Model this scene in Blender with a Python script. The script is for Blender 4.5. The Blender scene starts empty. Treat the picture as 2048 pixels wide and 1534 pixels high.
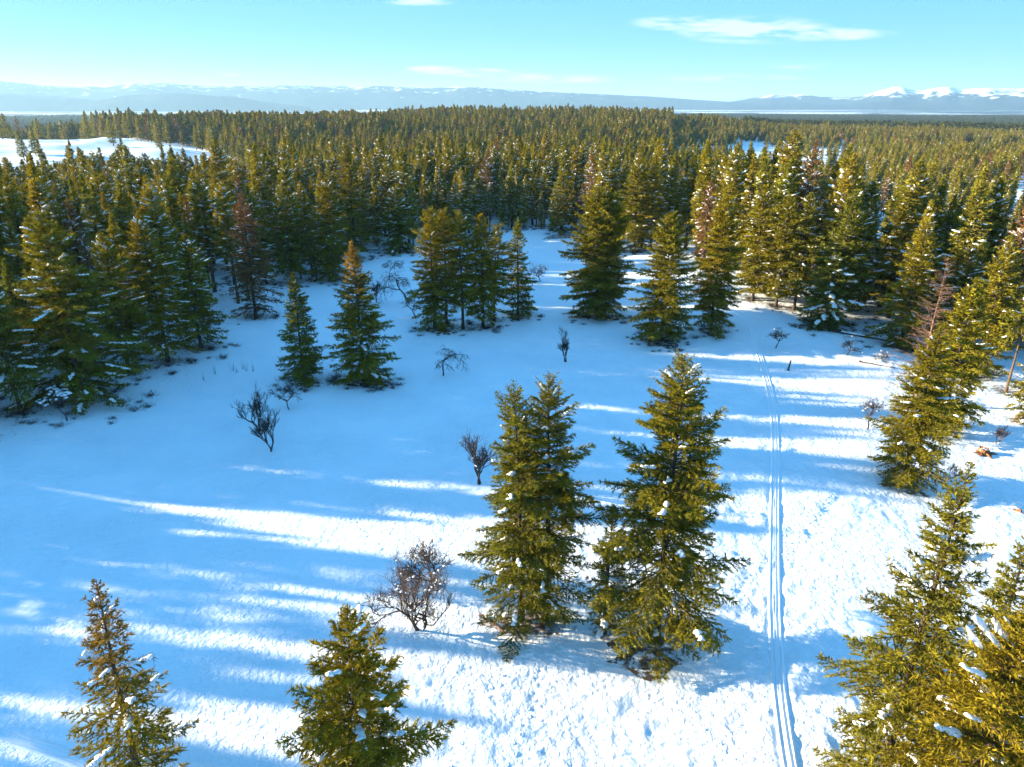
import bpy, math, random
import numpy as np
from mathutils import Vector, Matrix, Euler

R = math.radians
C = bpy.context.scene
random.seed(7)

# ------------------------------------------------------------------ camera
CAM_Z = 37.0
PITCH = R(21.5)
FOC = 1419.0                        # focal length in pixels of the 2048 px wide photograph
cam_d = bpy.data.cameras.new('camera')
cam = bpy.data.objects.new('camera', cam_d)
C.collection.objects.link(cam)
cam.location = (0, 0, CAM_Z)
cam.rotation_euler = (R(90) - PITCH, 0, 0)
cam_d.sensor_width = 36.0
cam_d.lens = FOC / 2048 * 36
cam_d.clip_start = 0.5
cam_d.clip_end = 60000
C.camera = cam

# ------------------------------------------------------------------ render, exposure
C.render.engine = 'CYCLES'
cy = C.cycles
cy.max_bounces = 5; cy.diffuse_bounces = 3; cy.glossy_bounces = 1
cy.transmission_bounces = 2; cy.transparent_max_bounces = 4; cy.volume_bounces = 1
cy.caustics_reflective = False; cy.caustics_refractive = False
cy.use_adaptive_sampling = True; cy.adaptive_threshold = 0.02
cy.sample_clamp_indirect = 6.0
try:
    cy.use_denoising = True
    cy.denoiser = 'OPENIMAGEDENOISE'
    cy.denoising_input_passes = 'RGB_ALBEDO_NORMAL'
    cy.denoising_prefilter = 'ACCURATE'
except Exception:
    pass
C.view_settings.view_transform = 'Standard'
C.view_settings.look = 'None'
C.view_settings.gamma = 1.0
C.view_settings.use_curve_mapping = False
C.view_settings.exposure = 2.72

# ------------------------------------------------------------------ sun and sky
SUN_EL = R(11.8)
SUN_AZ = R(-80.0)                   # from the view direction (+Y) towards the left
sun_vec = Vector((math.sin(SUN_AZ) * math.cos(SUN_EL), math.cos(SUN_AZ) * math.cos(SUN_EL), math.sin(SUN_EL)))
sd = bpy.data.lights.new('sun', 'SUN')
sd.energy = 3.9
sd.angle = R(0.7)
sd.color = (1.0, 0.81, 0.55)
so = bpy.data.objects.new('sun', sd)
C.collection.objects.link(so)
so.rotation_euler = sun_vec.to_track_quat('Z', 'Y').to_euler()
so.location = sun_vec * 500

W = bpy.data.worlds.new('World')
C.world = W
W.use_nodes = True
nt = W.node_tree
nt.nodes.clear()
wn = nt.nodes.new
sky = wn('ShaderNodeTexSky')
sky.sky_type = 'NISHITA'
sky.sun_disc = False
sky.sun_elevation = SUN_EL
sky.sun_rotation = SUN_AZ
sky.altitude = 900
sky.air_density = 1.0
sky.dust_density = 0.4
sky.ozone_density = 4.0
bg = wn('ShaderNodeBackground')
bg.inputs['Strength'].default_value = 0.163
wo = wn('ShaderNodeOutputWorld')
L = nt.links.new


def wmath(op, a, b=None):
    n = wn('ShaderNodeMath'); n.operation = op
    for i, v in enumerate((a, b)):
        if v is None: continue
        if isinstance(v, (int, float)): n.inputs[i].default_value = v
        else: L(v, n.inputs[i])
    return n.outputs[0]


tc = wn('ShaderNodeTexCoord')
sep = wn('ShaderNodeSeparateXYZ')
L(tc.outputs['Generated'], sep.inputs[0])
yy = wmath('MAXIMUM', sep.outputs['Y'], 0.02)
cu = wmath('DIVIDE', sep.outputs['X'], yy)
cw = wmath('DIVIDE', sep.outputs['Z'], yy)
comb = wn('ShaderNodeCombineXYZ')
L(wmath('MULTIPLY', cu, 1.0), comb.inputs[0]); L(wmath('MULTIPLY', cw, 6.5), comb.inputs[1])
noi = wn('ShaderNodeTexNoise'); noi.inputs['Scale'].default_value = 13; noi.inputs['Detail'].default_value = 7
noi.inputs['Roughness'].default_value = 0.62
L(comb.outputs[0], noi.inputs['Vector'])


def dirpx(px, py):
    """direction of a photograph pixel, as X/Y and Z/Y"""
    u = (px - 1024) / FOC; v = (767 - py) / FOC
    y = math.cos(PITCH) + v * math.sin(PITCH)
    z = -math.sin(PITCH) + v * math.cos(PITCH)
    return u / y, z / y


clouds = [(930, 143, 110, 9, .9), (1100, 158, 150, 10, .8),   # centre, half width, half height in photograph pixels, opacity
    (1385, 46, 140, 18, .8), (1510, 60, 170, 32, .95), (1620, 68, 190, 16, .85), (840, 4, 80, 8, .6),
    (868, 138, 62, 8, .9), (945, 147, 62, 8, .8), (1045, 152, 90, 8, .5), (1140, 160, 120, 7, .6),
    (1450, 156, 180, 8, .5), (1610, 134, 90, 6, .4), (460, 150, 22, 4, .7), (1790, 181, 45, 7, .7)]
tot = None
for (px, py, hw, hh, op) in clouds:
    u0, w0 = dirpx(px, py); u1, _ = dirpx(px + hw, py); _, w1 = dirpx(px, py - hh)
    du = wmath('DIVIDE', wmath('SUBTRACT', cu, u0), abs(u1 - u0))
    dw = wmath('DIVIDE', wmath('SUBTRACT', cw, w0), abs(w1 - w0))
    d2 = wmath('ADD', wmath('MULTIPLY', du, du), wmath('MULTIPLY', dw, dw))
    m = wmath('MULTIPLY', wmath('MAXIMUM', wmath('SUBTRACT', 1.0, d2), 0.0), op)
    tot = m if tot is None else wmath('MAXIMUM', tot, m)
nm = wn('ShaderNodeMapRange'); nm.inputs['From Min'].default_value = 0.40; nm.inputs['From Max'].default_value = 0.62
L(noi.outputs['Fac'], nm.inputs['Value'])
cf = wmath('MULTIPLY', tot, nm.outputs[0])
cf = wmath('MINIMUM', wmath('MULTIPLY', cf, 1.3), 0.62)
front = wmath('GREATER_THAN', sep.outputs['Y'], 0.05)
cf = wmath('MULTIPLY', cf, front)
mixc = wn('ShaderNodeMix'); mixc.data_type = 'RGBA'
L(cf, mixc.inputs['Factor'])
# the whole sky evened out in brightness, its hue kept and made a little bluer
sc_ = wn('ShaderNodeSeparateColor'); L(sky.outputs[0], sc_.inputs[0])
lb = wmath('POWER', sc_.outputs[2], 0.05)
rr_ = wmath('MULTIPLY', wmath('MULTIPLY', wmath('POWER', wmath('DIVIDE', sc_.outputs[0], sc_.outputs[2]), .85), lb), .53)
gg_ = wmath('MULTIPLY', wmath('MULTIPLY', wmath('POWER', wmath('DIVIDE', sc_.outputs[1], sc_.outputs[2]), .60), lb), .80)
cc_ = wn('ShaderNodeCombineColor'); L(rr_, cc_.inputs[0]); L(gg_, cc_.inputs[1]); L(lb, cc_.inputs[2])
L(cc_.outputs[0], mixc.inputs['A'])
CLOUD_LEVEL = 1.25
mixc.inputs['B'].default_value = (CLOUD_LEVEL * .92, CLOUD_LEVEL * .95, CLOUD_LEVEL, 1)
L(mixc.outputs['Result'], bg.inputs['Color'])
L(bg.outputs[0], wo.inputs['Surface'])

HAZE_DENSITY = 4.6e-5
SNOW_TINT = (0.80, 0.86, 0.92, 1)

# ------------------------------------------------------------------ helpers
def nodes_mat(name):
    m = bpy.data.materials.new(name); m.use_nodes = True
    t = m.node_tree; t.nodes.clear()
    out = t.nodes.new('ShaderNodeOutputMaterial')
    return m, t, out


def set_props(o, label=None, cat=None, group=None, kind=None):
    if label: o['label'] = label
    if cat: o['category'] = cat
    if group: o['group'] = group
    if kind: o['kind'] = kind
    return o


def link(o, parent=None):
    C.collection.objects.link(o)
    if parent is not None: o.parent = parent
    return o


def np_mesh(name, V, F, mats, mat_idx=None, smooth=None):
    """V (n,3); F a list of arrays (m,k)"""
    me = bpy.data.meshes.new(name)
    F = [f for f in F if len(f)]
    lens = np.concatenate([np.full(len(f), f.shape[1], dtype=np.int32) for f in F])
    idx = np.concatenate([f.ravel() for f in F]).astype(np.int32)
    me.vertices.add(len(V)); me.vertices.foreach_set('co', np.ascontiguousarray(V, dtype=np.float32).ravel())
    me.loops.add(len(idx)); me.loops.foreach_set('vertex_index', idx)
    me.polygons.add(len(lens))
    starts = np.concatenate([[0], np.cumsum(lens)[:-1]]).astype(np.int32)
    me.polygons.foreach_set('loop_start', starts)
    me.polygons.foreach_set('loop_total', lens)
    for m in mats: me.materials.append(m)
    if mat_idx is not None: me.polygons.foreach_set('material_index', mat_idx.astype(np.int32))
    if smooth is not None:
        s = np.full(len(lens), smooth, dtype=bool) if isinstance(smooth, bool) else smooth
        me.polygons.foreach_set('use_smooth', s)
    me.update(calc_edges=True)
    return me


class Geo:
    """collects vertices and faces"""
    def __init__(self): self.V = []; self.T = []; self.Q = []; self.n = 0
    def add(self, V, T=None, Q=None):
        V = np.asarray(V, dtype=np.float64).reshape(-1, 3)
        if T is not None and len(T): self.T.append(np.asarray(T) + self.n)
        if Q is not None and len(Q): self.Q.append(np.asarray(Q) + self.n)
        self.V.append(V); self.n += len(V)
    def arrays(self):
        V = np.concatenate(self.V) if self.V else np.zeros((0, 3))
        F = []
        if self.T: F.append(np.concatenate(self.T))
        if self.Q: F.append(np.concatenate(self.Q))
        return V, F
    def mesh(self, name, mat, smooth=False):
        V, F = self.arrays()
        return np_mesh(name, V, F, [mat], smooth=smooth)


def norm(a):
    return a / np.maximum(np.linalg.norm(a, axis=-1, keepdims=True), 1e-9)


def tubes(geo, P, rad, sides=3):
    """P (n,k,3) polylines, rad (n,k): a tapered tube round each"""
    n, k, _ = P.shape
    if n == 0: return
    d = np.gradient(P, axis=1); d = norm(d)
    ref = np.where(np.abs(d[..., 2:3]) > .9, np.array([1., 0, 0]), np.array([0, 0, 1.]))
    a = norm(np.cross(d, ref)); b = np.cross(d, a)
    th = np.arange(sides) * 2 * math.pi / sides
    V = P[:, :, None, :] + rad[:, :, None, None] * (np.cos(th)[None, None, :, None] * a[:, :, None, :] + np.sin(th)[None, None, :, None] * b[:, :, None, :])
    base = (np.arange(n) * k * sides)[:, None, None] + (np.arange(k - 1) * sides)[None, :, None]
    j = np.arange(sides)[None, None, :]; j2 = (j + 1) % sides
    Q = np.stack([base + j, base + j2, base + sides + j2, base + sides + j], -1).reshape(-1, 4)
    geo.add(V.reshape(-1, 3), Q=Q)


def ico(sub):
    t = (1 + 5 ** .5) / 2
    V = [(-1, t, 0), (1, t, 0), (-1, -t, 0), (1, -t, 0), (0, -1, t), (0, 1, t), (0, -1, -t), (0, 1, -t), (t, 0, -1), (t, 0, 1), (-t, 0, -1), (-t, 0, 1)]
    F = [(0, 11, 5), (0, 5, 1), (0, 1, 7), (0, 7, 10), (0, 10, 11), (1, 5, 9), (5, 11, 4), (11, 10, 2), (10, 7, 6), (7, 1, 8),
         (3, 9, 4), (3, 4, 2), (3, 2, 6), (3, 6, 8), (3, 8, 9), (4, 9, 5), (2, 4, 11), (6, 2, 10), (8, 6, 7), (9, 8, 1)]
    V = [np.array(v) / np.linalg.norm(v) for v in V]
    for _ in range(sub):
        cache = {}; F2 = []
        def mid(a, b):
            k = (min(a, b), max(a, b))
            if k not in cache:
                m = V[a] + V[b]; V.append(m / np.linalg.norm(m)); cache[k] = len(V) - 1
            return cache[k]
        for a, b, c in F:
            ab, bc, ca = mid(a, b), mid(b, c), mid(c, a)
            F2 += [(a, ab, ca), (b, bc, ab), (c, ca, bc), (ab, bc, ca)]
        F = F2
    return np.array(V), np.array(F)


ICO0, ICO1 = ico(0), ico(1)


def vnoise(x, y, lam, seed=0):
    """smooth value noise in -1..1 with cell size lam"""
    x = np.asarray(x, dtype=np.float64) / lam + seed * 17.31; y = np.asarray(y, dtype=np.float64) / lam - seed * 9.77
    xi = np.floor(x).astype(np.int64); yi = np.floor(y).astype(np.int64)
    fx = x - xi; fy = y - yi
    fx = fx * fx * fx * (fx * (fx * 6 - 15) + 10); fy = fy * fy * fy * (fy * (fy * 6 - 15) + 10)
    def h(a, b):
        n = (a * 374761393 + b * 668265263 + seed * 1442695041) & 0xffffffff
        n = ((n ^ (n >> 13)) * 1274126177) & 0xffffffff
        n = (n ^ (n >> 16)) & 0xffff
        return n / 32767.5 - 1
    return (h(xi, yi) * (1 - fx) + h(xi + 1, yi) * fx) * (1 - fy) + (h(xi, yi + 1) * (1 - fx) + h(xi + 1, yi + 1) * fx) * fy


def smooth01(t):
    t = np.clip(t, 0, 1); return t * t * (3 - 2 * t)

# ------------------------------------------------------------------ terrain height
AZ_K = np.array([-60, -34, -30, -27, -22, -12, -6, 5, 14, 20, 28, 36, 60], float)
R_K = np.array([0, 150, 250, 350, 500, 700, 900, 1200, 1600, 2500, 40000], float)
H_K = np.array([
    [0, 0, -1, -4, -6, 0, 0, -24, -42, -50, -50],
    [0, 0, -2, -8, -8, -1, 0, -24, -42, -50, -50],
    [0, 0, -2, -8, -8, -1, 0, -22, -40, -50, -50],
    [0, 0, -2, -8, -10, -2, 1, -4, -30, -50, -50],
    [0, 0, -2, -8, -12, -5, 0, -5, -28, -50, -50],
    [0, 0, -2, -8, -14, -10, 1, 2, -20, -50, -50],
    [0, 0, -2, -8, -15, -14, -3, 9, -2, -50, -50],
    [0, 0, 1, -6, -14, -15, -5, 10, 2, -50, -50],
    [0, 0, 1, -4, -10, -13, -8, 4, -6, -50, -50],
    [0, 0, -1, -4, -9, -12, -11, -6, -16, -50, -50],
    [0, 0, -2, -4, -8, -11, -12, -10, -18, -50, -50],
    [0, -1, -4, -6, -8, -11, -13, -13, -20, -50, -50],
    [0, -1, -4, -6, -8, -11, -13, -13, -20, -50, -50]], float)


def height(x, y, fine=0):
    x = np.asarray(x, float); y = np.asarray(y, float)
    r = np.hypot(x, y); az = np.clip(np.degrees(np.arctan2(x, y)), -60, 60)
    i = np.clip(np.searchsorted(AZ_K, az) - 1, 0, len(AZ_K) - 2)
    fa = smooth01((az - AZ_K[i]) / (AZ_K[i + 1] - AZ_K[i]))
    j = np.clip(np.searchsorted(R_K, r) - 1, 0, len(R_K) - 2)
    fr = smooth01((r - R_K[j]) / (R_K[j + 1] - R_K[j]))
    h = (H_K[i, j] * (1 - fa) + H_K[i + 1, j] * fa) * (1 - fr) + (H_K[i, j + 1] * (1 - fa) + H_K[i + 1, j + 1] * fa) * fr
    amp = smooth01((r - 20) / 150) * (1 - .9 * smooth01((r - 1300) / 900))
    h = h + amp * (1.1 * vnoise(x, y, 60, 3) + 2.2 * vnoise(x, y, 170, 4) * smooth01((r - 200) / 200))
    h = h + .28 * vnoise(x, y, 17, 5)
    # the knoll the track climbs at the far right of the meadow, the bank under the left-hand forest
    h = h + 1.6 * np.exp(-((x - 50) ** 2 + (y - 150) ** 2) / (2 * 24 ** 2))
    h = h + 2.2 * smooth01((-x - 34 - .12 * (y - 70)) / 26) * smooth01((y - 40) / 40) * (1 - smooth01((r - 200) / 100))
    # snow banks of the gravel pit
    w = smooth01((r - 540) / 60) * (1 - smooth01((r - 1050) / 80)) * (1 - smooth01((az + 17) / 3))
    h = h + w * (3.5 * np.maximum(0, 1 - np.abs(vnoise(x, y, 130, 8)) * 4) + 2.5 * vnoise(x, y, 45, 9))
    if fine:
        f = 1 - smooth01((r - 90) / 160)
        k = (.55 + .45 * smooth01((x + 25) / 45)) * (.75 + .5 * vnoise(x, y, 9, 15))
        h = h + f * k * (.06 * vnoise(x, y, 3.6, 11) + .065 * vnoise(x, y, 1.55, 12) + .060 * vnoise(x, y, .75, 13) - .02 * np.maximum(0, vnoise(x, y, 1.0, 14) - .35) * 3)
    return h


def px_ray(px, py):
    u = (np.asarray(px, float) - 1024) / FOC; v = (767 - np.asarray(py, float)) / FOC
    return u, math.cos(PITCH) + v * math.sin(PITCH), -math.sin(PITCH) + v * math.cos(PITCH)


def ground_at(px, py):
    """ground point seen at a photograph pixel"""
    dx, dy, dz = px_ray(px, py)
    t = CAM_Z / -dz
    for _ in range(60):
        t = t * .5 + .5 * (CAM_Z - height(dx * t, dy * t)) / -dz
    return dx * t, dy * t


def height_to(y, gz, py):
    """height of a thing standing at depth y, ground gz, whose top shows at row py"""
    v = (767 - py) / FOC
    w = y * (v * math.cos(PITCH) - math.sin(PITCH)) / (math.cos(PITCH) + v * math.sin(PITCH))
    return CAM_Z + w - gz


def project(x, y, z):
    w = z - CAM_Z
    dep = y * math.cos(PITCH) - w * math.sin(PITCH)
    dep = np.where(dep > .1, dep, np.nan)
    return 1024 + FOC * x / dep, 767 - FOC * (y * math.sin(PITCH) + w * math.cos(PITCH)) / dep


def inside(poly, x, y):
    x = np.asarray(x); y = np.asarray(y); r = np.zeros(x.shape, bool)
    n = len(poly)
    for i in range(n):
        x1, y1 = poly[i]; x2, y2 = poly[(i + 1) % n]
        c = ((y1 > y) != (y2 > y)) & (x < (x2 - x1) * (y - y1) / (y2 - y1 + 1e-12) + x1)
        r ^= c
    return r


def poly_dist(poly, x, y, closed=True):
    d = np.full(np.shape(x), 1e9); n = len(poly)
    for i in range(n if closed else n - 1):
        x1, y1 = poly[i]; x2, y2 = poly[(i + 1) % n]
        ex, ey = x2 - x1, y2 - y1
        t = np.clip(((x - x1) * ex + (y - y1) * ey) / (ex * ex + ey * ey + 1e-9), 0, 1)
        d = np.minimum(d, np.hypot(x - x1 - t * ex, y - y1 - t * ey))
    return d

# ------------------------------------------------------------------ materials
def mat_snow_ground():
    m, t, out = nodes_mat('snow_ground'); N = t.nodes.new; K = t.links.new
    b = N('ShaderNodeBsdfPrincipled'); b.inputs['Roughness'].default_value = .62
    b.inputs['Specular IOR Level'].default_value = .25
    geo = N('ShaderNodeNewGeometry')
    # far plain: woods between snow fields
    ln = N('ShaderNodeVectorMath'); ln.operation = 'LENGTH'; K(geo.outputs['Position'], ln.inputs[0])
    sp = N('ShaderNodeSeparateXYZ'); K(geo.outputs['Position'], sp.inputs[0])
    mp = N('ShaderNodeMapping'); mp.inputs['Scale'].default_value = (.00045, .0011, 0)
    K(geo.outputs['Position'], mp.inputs['Vector'])
    n1 = N('ShaderNodeTexNoise'); n1.inputs['Scale'].default_value = 1.0; n1.inputs['Detail'].default_value = 6
    n1.inputs['Roughness'].default_value = .6
    K(mp.outputs[0], n1.inputs['Vector'])
    vo = N('ShaderNodeTexVoronoi'); vo.feature = 'F1'; vo.distance = 'CHEBYCHEV'; vo.inputs['Scale'].default_value = 1.6
    K(mp.outputs[0], vo.inputs['Vector'])
    vs = N('ShaderNodeSeparateColor'); K(vo.outputs['Color'], vs.inputs[0])
    ad = N('ShaderNodeMath'); ad.operation = 'MULTIPLY_ADD'; ad.inputs[1].default_value = .35
    K(vs.outputs[0], ad.inputs[0]); K(n1.outputs['Fac'], ad.inputs[2])
    mr = N('ShaderNodeMapRange'); mr.inputs['From Min'].default_value = .56; mr.inputs['From Max'].default_value = .61
    K(ad.outputs[0], mr.inputs['Value'])
    far = N('ShaderNodeMapRange'); far.inputs['From Min'].default_value = 2400; far.inputs['From Max'].default_value = 3600
    K(ln.outputs['Value'], far.inputs['Value'])
    fm = N('ShaderNodeMath'); fm.operation = 'MULTIPLY'; K(mr.outputs[0], fm.inputs[0]); K(far.outputs[0], fm.inputs[1])
    mx = N('ShaderNodeMix'); mx.data_type = 'RGBA'; K(fm.outputs[0], mx.inputs['Factor'])
    mx.inputs['B'].default_value = (.035, .045, .04, 1)
    # snow: slight grey-blue and cream crust patches, with drift shading put into the colour
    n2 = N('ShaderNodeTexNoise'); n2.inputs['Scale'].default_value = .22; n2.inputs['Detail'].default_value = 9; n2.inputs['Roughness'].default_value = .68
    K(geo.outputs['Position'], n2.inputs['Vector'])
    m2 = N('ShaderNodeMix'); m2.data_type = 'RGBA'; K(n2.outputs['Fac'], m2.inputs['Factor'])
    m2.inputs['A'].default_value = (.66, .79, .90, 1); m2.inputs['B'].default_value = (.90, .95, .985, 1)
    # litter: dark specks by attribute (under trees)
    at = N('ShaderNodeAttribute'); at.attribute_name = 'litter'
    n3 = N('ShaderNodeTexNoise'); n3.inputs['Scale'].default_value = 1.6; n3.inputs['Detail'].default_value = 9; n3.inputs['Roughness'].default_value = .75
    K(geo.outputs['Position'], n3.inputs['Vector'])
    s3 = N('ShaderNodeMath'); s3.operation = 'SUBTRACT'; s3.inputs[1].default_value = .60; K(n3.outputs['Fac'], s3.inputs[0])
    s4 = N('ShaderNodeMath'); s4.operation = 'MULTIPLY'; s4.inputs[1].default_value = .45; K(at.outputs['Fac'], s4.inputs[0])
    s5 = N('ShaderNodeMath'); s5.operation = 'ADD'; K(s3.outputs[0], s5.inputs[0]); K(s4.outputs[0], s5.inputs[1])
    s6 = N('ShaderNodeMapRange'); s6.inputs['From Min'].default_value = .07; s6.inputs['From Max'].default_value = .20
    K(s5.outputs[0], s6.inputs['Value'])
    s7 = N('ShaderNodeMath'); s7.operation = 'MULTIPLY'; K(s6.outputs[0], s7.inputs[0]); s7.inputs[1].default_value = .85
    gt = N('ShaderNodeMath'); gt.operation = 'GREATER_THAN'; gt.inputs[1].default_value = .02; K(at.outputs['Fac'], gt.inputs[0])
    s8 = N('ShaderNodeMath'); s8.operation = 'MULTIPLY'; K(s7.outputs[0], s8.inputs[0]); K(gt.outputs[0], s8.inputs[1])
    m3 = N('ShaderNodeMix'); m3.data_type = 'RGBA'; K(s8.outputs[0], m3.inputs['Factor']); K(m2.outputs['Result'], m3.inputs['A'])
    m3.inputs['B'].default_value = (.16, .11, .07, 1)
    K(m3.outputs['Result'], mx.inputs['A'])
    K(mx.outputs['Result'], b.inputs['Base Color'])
    nv = N('ShaderNodeTexNoise'); nv.inputs['Scale'].default_value = .09; nv.inputs['Detail'].default_value = 3; K(geo.outputs['Position'], nv.inputs['Vector'])
    nvr = N('ShaderNodeMapRange'); nvr.inputs['From Min'].default_value = .35; nvr.inputs['From Max'].default_value = .65; nvr.inputs['To Min'].default_value = .25; nvr.inputs['To Max'].default_value = 1.15; K(nv.outputs['Fac'], nvr.inputs['Value'])
    # relief: crusted, sun-pitted snow
    nb = N('ShaderNodeTexNoise'); nb.inputs['Scale'].default_value = 2.3; nb.inputs['Detail'].default_value = 5; nb.inputs['Roughness'].default_value = .55
    K(geo.outputs['Position'], nb.inputs['Vector'])
    fade = N('ShaderNodeMapRange'); fade.inputs['From Min'].default_value = 60; fade.inputs['From Max'].default_value = 420
    fade.inputs['To Min'].default_value = 1; fade.inputs['To Max'].default_value = .0; K(ln.outputs['Value'], fade.inputs['Value'])
    bp = N('ShaderNodeBump'); bp.inputs['Distance'].default_value = .30
    fs = N('ShaderNodeMath'); fs.operation = 'MULTIPLY'; fs.inputs[1].default_value = 1.0; K(fade.outputs[0], fs.inputs[0])
    fv = N('ShaderNodeMath'); fv.operation = 'MULTIPLY'; K(fs.outputs[0], fv.inputs[0]); K(nvr.outputs[0], fv.inputs[1]); K(fv.outputs[0], bp.inputs['Strength']); K(nb.outputs['Fac'], bp.inputs['Height'])
    K(bp.outputs[0], b.inputs['Normal'])
    K(b.outputs[0], out.inputs['Surface'])
    return m


def mat_simple(name, col, rough=.8, var=None, scale=3.0, bump=0.0, bscale=12.0):
    m, t, out = nodes_mat(name); N = t.nodes.new; K = t.links.new
    b = N('ShaderNodeBsdfPrincipled'); b.inputs['Roughness'].default_value = rough; b.inputs['Specular IOR Level'].default_value = .2
    b.inputs['Base Color'].default_value = (*col, 1)
    if var:
        tcx = N('ShaderNodeTexCoord')
        n = N('ShaderNodeTexNoise'); n.inputs['Scale'].default_value = scale; n.inputs['Detail'].default_value = 5
        K(tcx.outputs['Object'], n.inputs['Vector'])
        mr = N('ShaderNodeMapRange'); mr.inputs['From Min'].default_value = .3; mr.inputs['From Max'].default_value = .7; K(n.outputs['Fac'], mr.inputs['Value'])
        x = N('ShaderNodeMix'); x.data_type = 'RGBA'; K(mr.outputs[0], x.inputs['Factor'])
        x.inputs['A'].default_value = (*col, 1); x.inputs['B'].default_value = (*var, 1)
        K(x.outputs['Result'], b.inputs['Base Color'])
        if bump:
            n2 = N('ShaderNodeTexNoise'); n2.inputs['Scale'].default_value = bscale; n2.inputs['Detail'].default_value = 4
            K(tcx.outputs['Object'], n2.inputs['Vector'])
            bp = N('ShaderNodeBump'); bp.inputs['Strength'].default_value = bump; bp.inputs['Distance'].default_value = .1
            K(n2.outputs['Fac'], bp.inputs['Height']); K(bp.outputs[0], b.inputs['Normal'])
    K(b.outputs[0], out.inputs['Surface'])
    return m


def mat_needles(name, cols, trans=.20, scale=.9, brown=0.0):
    """needle sprays: hue varies from tree to tree, from bough to bough and a little inside a bough"""
    m, t, out = nodes_mat(name); N = t.nodes.new; K = t.links.new
    oi = N('ShaderNodeObjectInfo'); tcx = N('ShaderNodeTexCoord')
    r = N('ShaderNodeValToRGB'); e = r.color_ramp.elements
    e[0].position = 0; e[0].color = (*cols[0], 1); e[1].position = 1; e[1].color = (*cols[-1], 1)
    for i, c in enumerate(cols[1:-1]):
        k = e.new((i + 1) / (len(cols) - 1)); k.color = (*c, 1)
    K(oi.outputs['Random'], r.inputs['Fac'])
    n = N('ShaderNodeTexNoise'); n.inputs['Scale'].default_value = scale; n.inputs['Detail'].default_value = 6; n.inputs['Roughness'].default_value = .7
    K(tcx.outputs['Object'], n.inputs['Vector'])
    mr = N('ShaderNodeMapRange'); mr.inputs['From Min'].default_value = .32; mr.inputs['From Max'].default_value = .68
    mr.inputs['To Min'].default_value = .45; mr.inputs['To Max'].default_value = 1.6  # bough-to-bough tone, widened to put shadow and sunlit-tip contrast into the colour
    K(n.outputs['Fac'], mr.inputs['Value'])
    x = N('ShaderNodeVectorMath'); x.operation = 'SCALE'; K(r.outputs[0], x.inputs[0]); K(mr.outputs[0], x.inputs['Scale'])
    d = N('ShaderNodeBsdfDiffuse'); K(x.outputs[0], d.inputs['Color'])
    tr = N('ShaderNodeBsdfTranslucent')
    x2 = N('ShaderNodeVectorMath'); x2.operation = 'MULTIPLY'; K(x.outputs[0], x2.inputs[0]); x2.inputs[1].default_value = (1.25, 1.1, .6)
    K(x2.outputs[0], tr.inputs['Color'])
    ms = N('ShaderNodeMixShader'); ms.inputs[0].default_value = trans; K(d.outputs[0], ms.inputs[1]); K(tr.outputs[0], ms.inputs[2])
    K(ms.outputs[0], out.inputs['Surface'])
    return m


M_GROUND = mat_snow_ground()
M_SNOW = mat_simple('snow_lump', (.80, .86, .92), .6, (.86, .89, .93), 1.5, .25, 6)
M_BARK = mat_simple('fir_bark', (.065, .05, .04), .9, (.045, .035, .03), 4, .6, 9)
M_BARK2 = mat_simple('pine_bark', (.14, .09, .06), .9, (.09, .06, .045), 4, .6, 9)
M_TWIG = mat_simple('orchard_bark', (.040, .034, .034), .9, (.07, .058, .055), 5, .4, 12)
M_LARCH = mat_simple('larch_bark', (.26, .15, .10), .9, (.13, .08, .06), 3, .4, 9)
M_OLD = mat_simple('old_orchard_bark', (.10, .065, .05), .9, (.06, .045, .04), 3, .4, 9)
M_DEADWOOD = mat_simple('dead_wood', (.30, .13, .05), .85, (.12, .06, .03), 3, .5, 9)
M_LITTER = mat_simple('needle_litter', (.085, .055, .035), .95, (.19, .13, .075), 2.2, .8, 9)
_t = M_LITTER.node_tree; _b = [n for n in _t.nodes if n.type == 'BSDF_PRINCIPLED'][0]; _src = _b.inputs['Base Color'].links[0].from_socket
_tc = _t.nodes.new('ShaderNodeTexCoord'); _n = _t.nodes.new('ShaderNodeTexNoise'); _n.inputs['Scale'].default_value = 1.3; _n.inputs['Detail'].default_value = 8; _n.inputs['Roughness'].default_value = .72
_t.links.new(_tc.outputs['Object'], _n.inputs['Vector']); _r = _t.nodes.new('ShaderNodeMapRange'); _r.inputs['From Min'].default_value = .50; _r.inputs['From Max'].default_value = .56; _t.links.new(_n.outputs['Fac'], _r.inputs['Value'])
_x = _t.nodes.new('ShaderNodeMix'); _x.data_type = 'RGBA'; _t.links.new(_r.outputs[0], _x.inputs['Factor']); _t.links.new(_src, _x.inputs['A']); _x.inputs['B'].default_value = (.78, .85, .92, 1)
_t.links.new(_x.outputs['Result'], _b.inputs['Base Color'])          # snow blown over part of the litter
M_GRASS = mat_simple('dry_grass', (.26, .19, .10), .9, (.13, .10, .06), 3)
OLIVE = [(0.172, 0.157, 0.015), (0.201, 0.167, 0.014), (0.151, 0.152, 0.018), (0.215, 0.167, 0.013), (0.134, 0.144, 0.020), (0.187, 0.162, 0.015)]
M_NEED = mat_needles('fir_needles', OLIVE)
M_NEED_FOREST = mat_needles('forest_needles', [(0.200, 0.198, 0.020), (0.256, 0.219, 0.022), (0.164, 0.179, 0.024), (0.283, 0.228, 0.026), (0.213, 0.198, 0.020), (0.161, 0.162, 0.026), (0.263, 0.213, 0.029)], scale=.5)
M_NEED_BROWN = mat_needles('dead_needles', [(.20, .105, .045), (.20, .12, .055)], trans=.1)
M_NEED_FAR = mat_needles('far_wood_needles', [(.055, .070, .022), (.075, .080, .024)], trans=.2, scale=.05)
M_NEED_GOLD = mat_needles('golden_needles', [(.26, .17, .035), (.25, .16, .035)], trans=.25)
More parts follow.
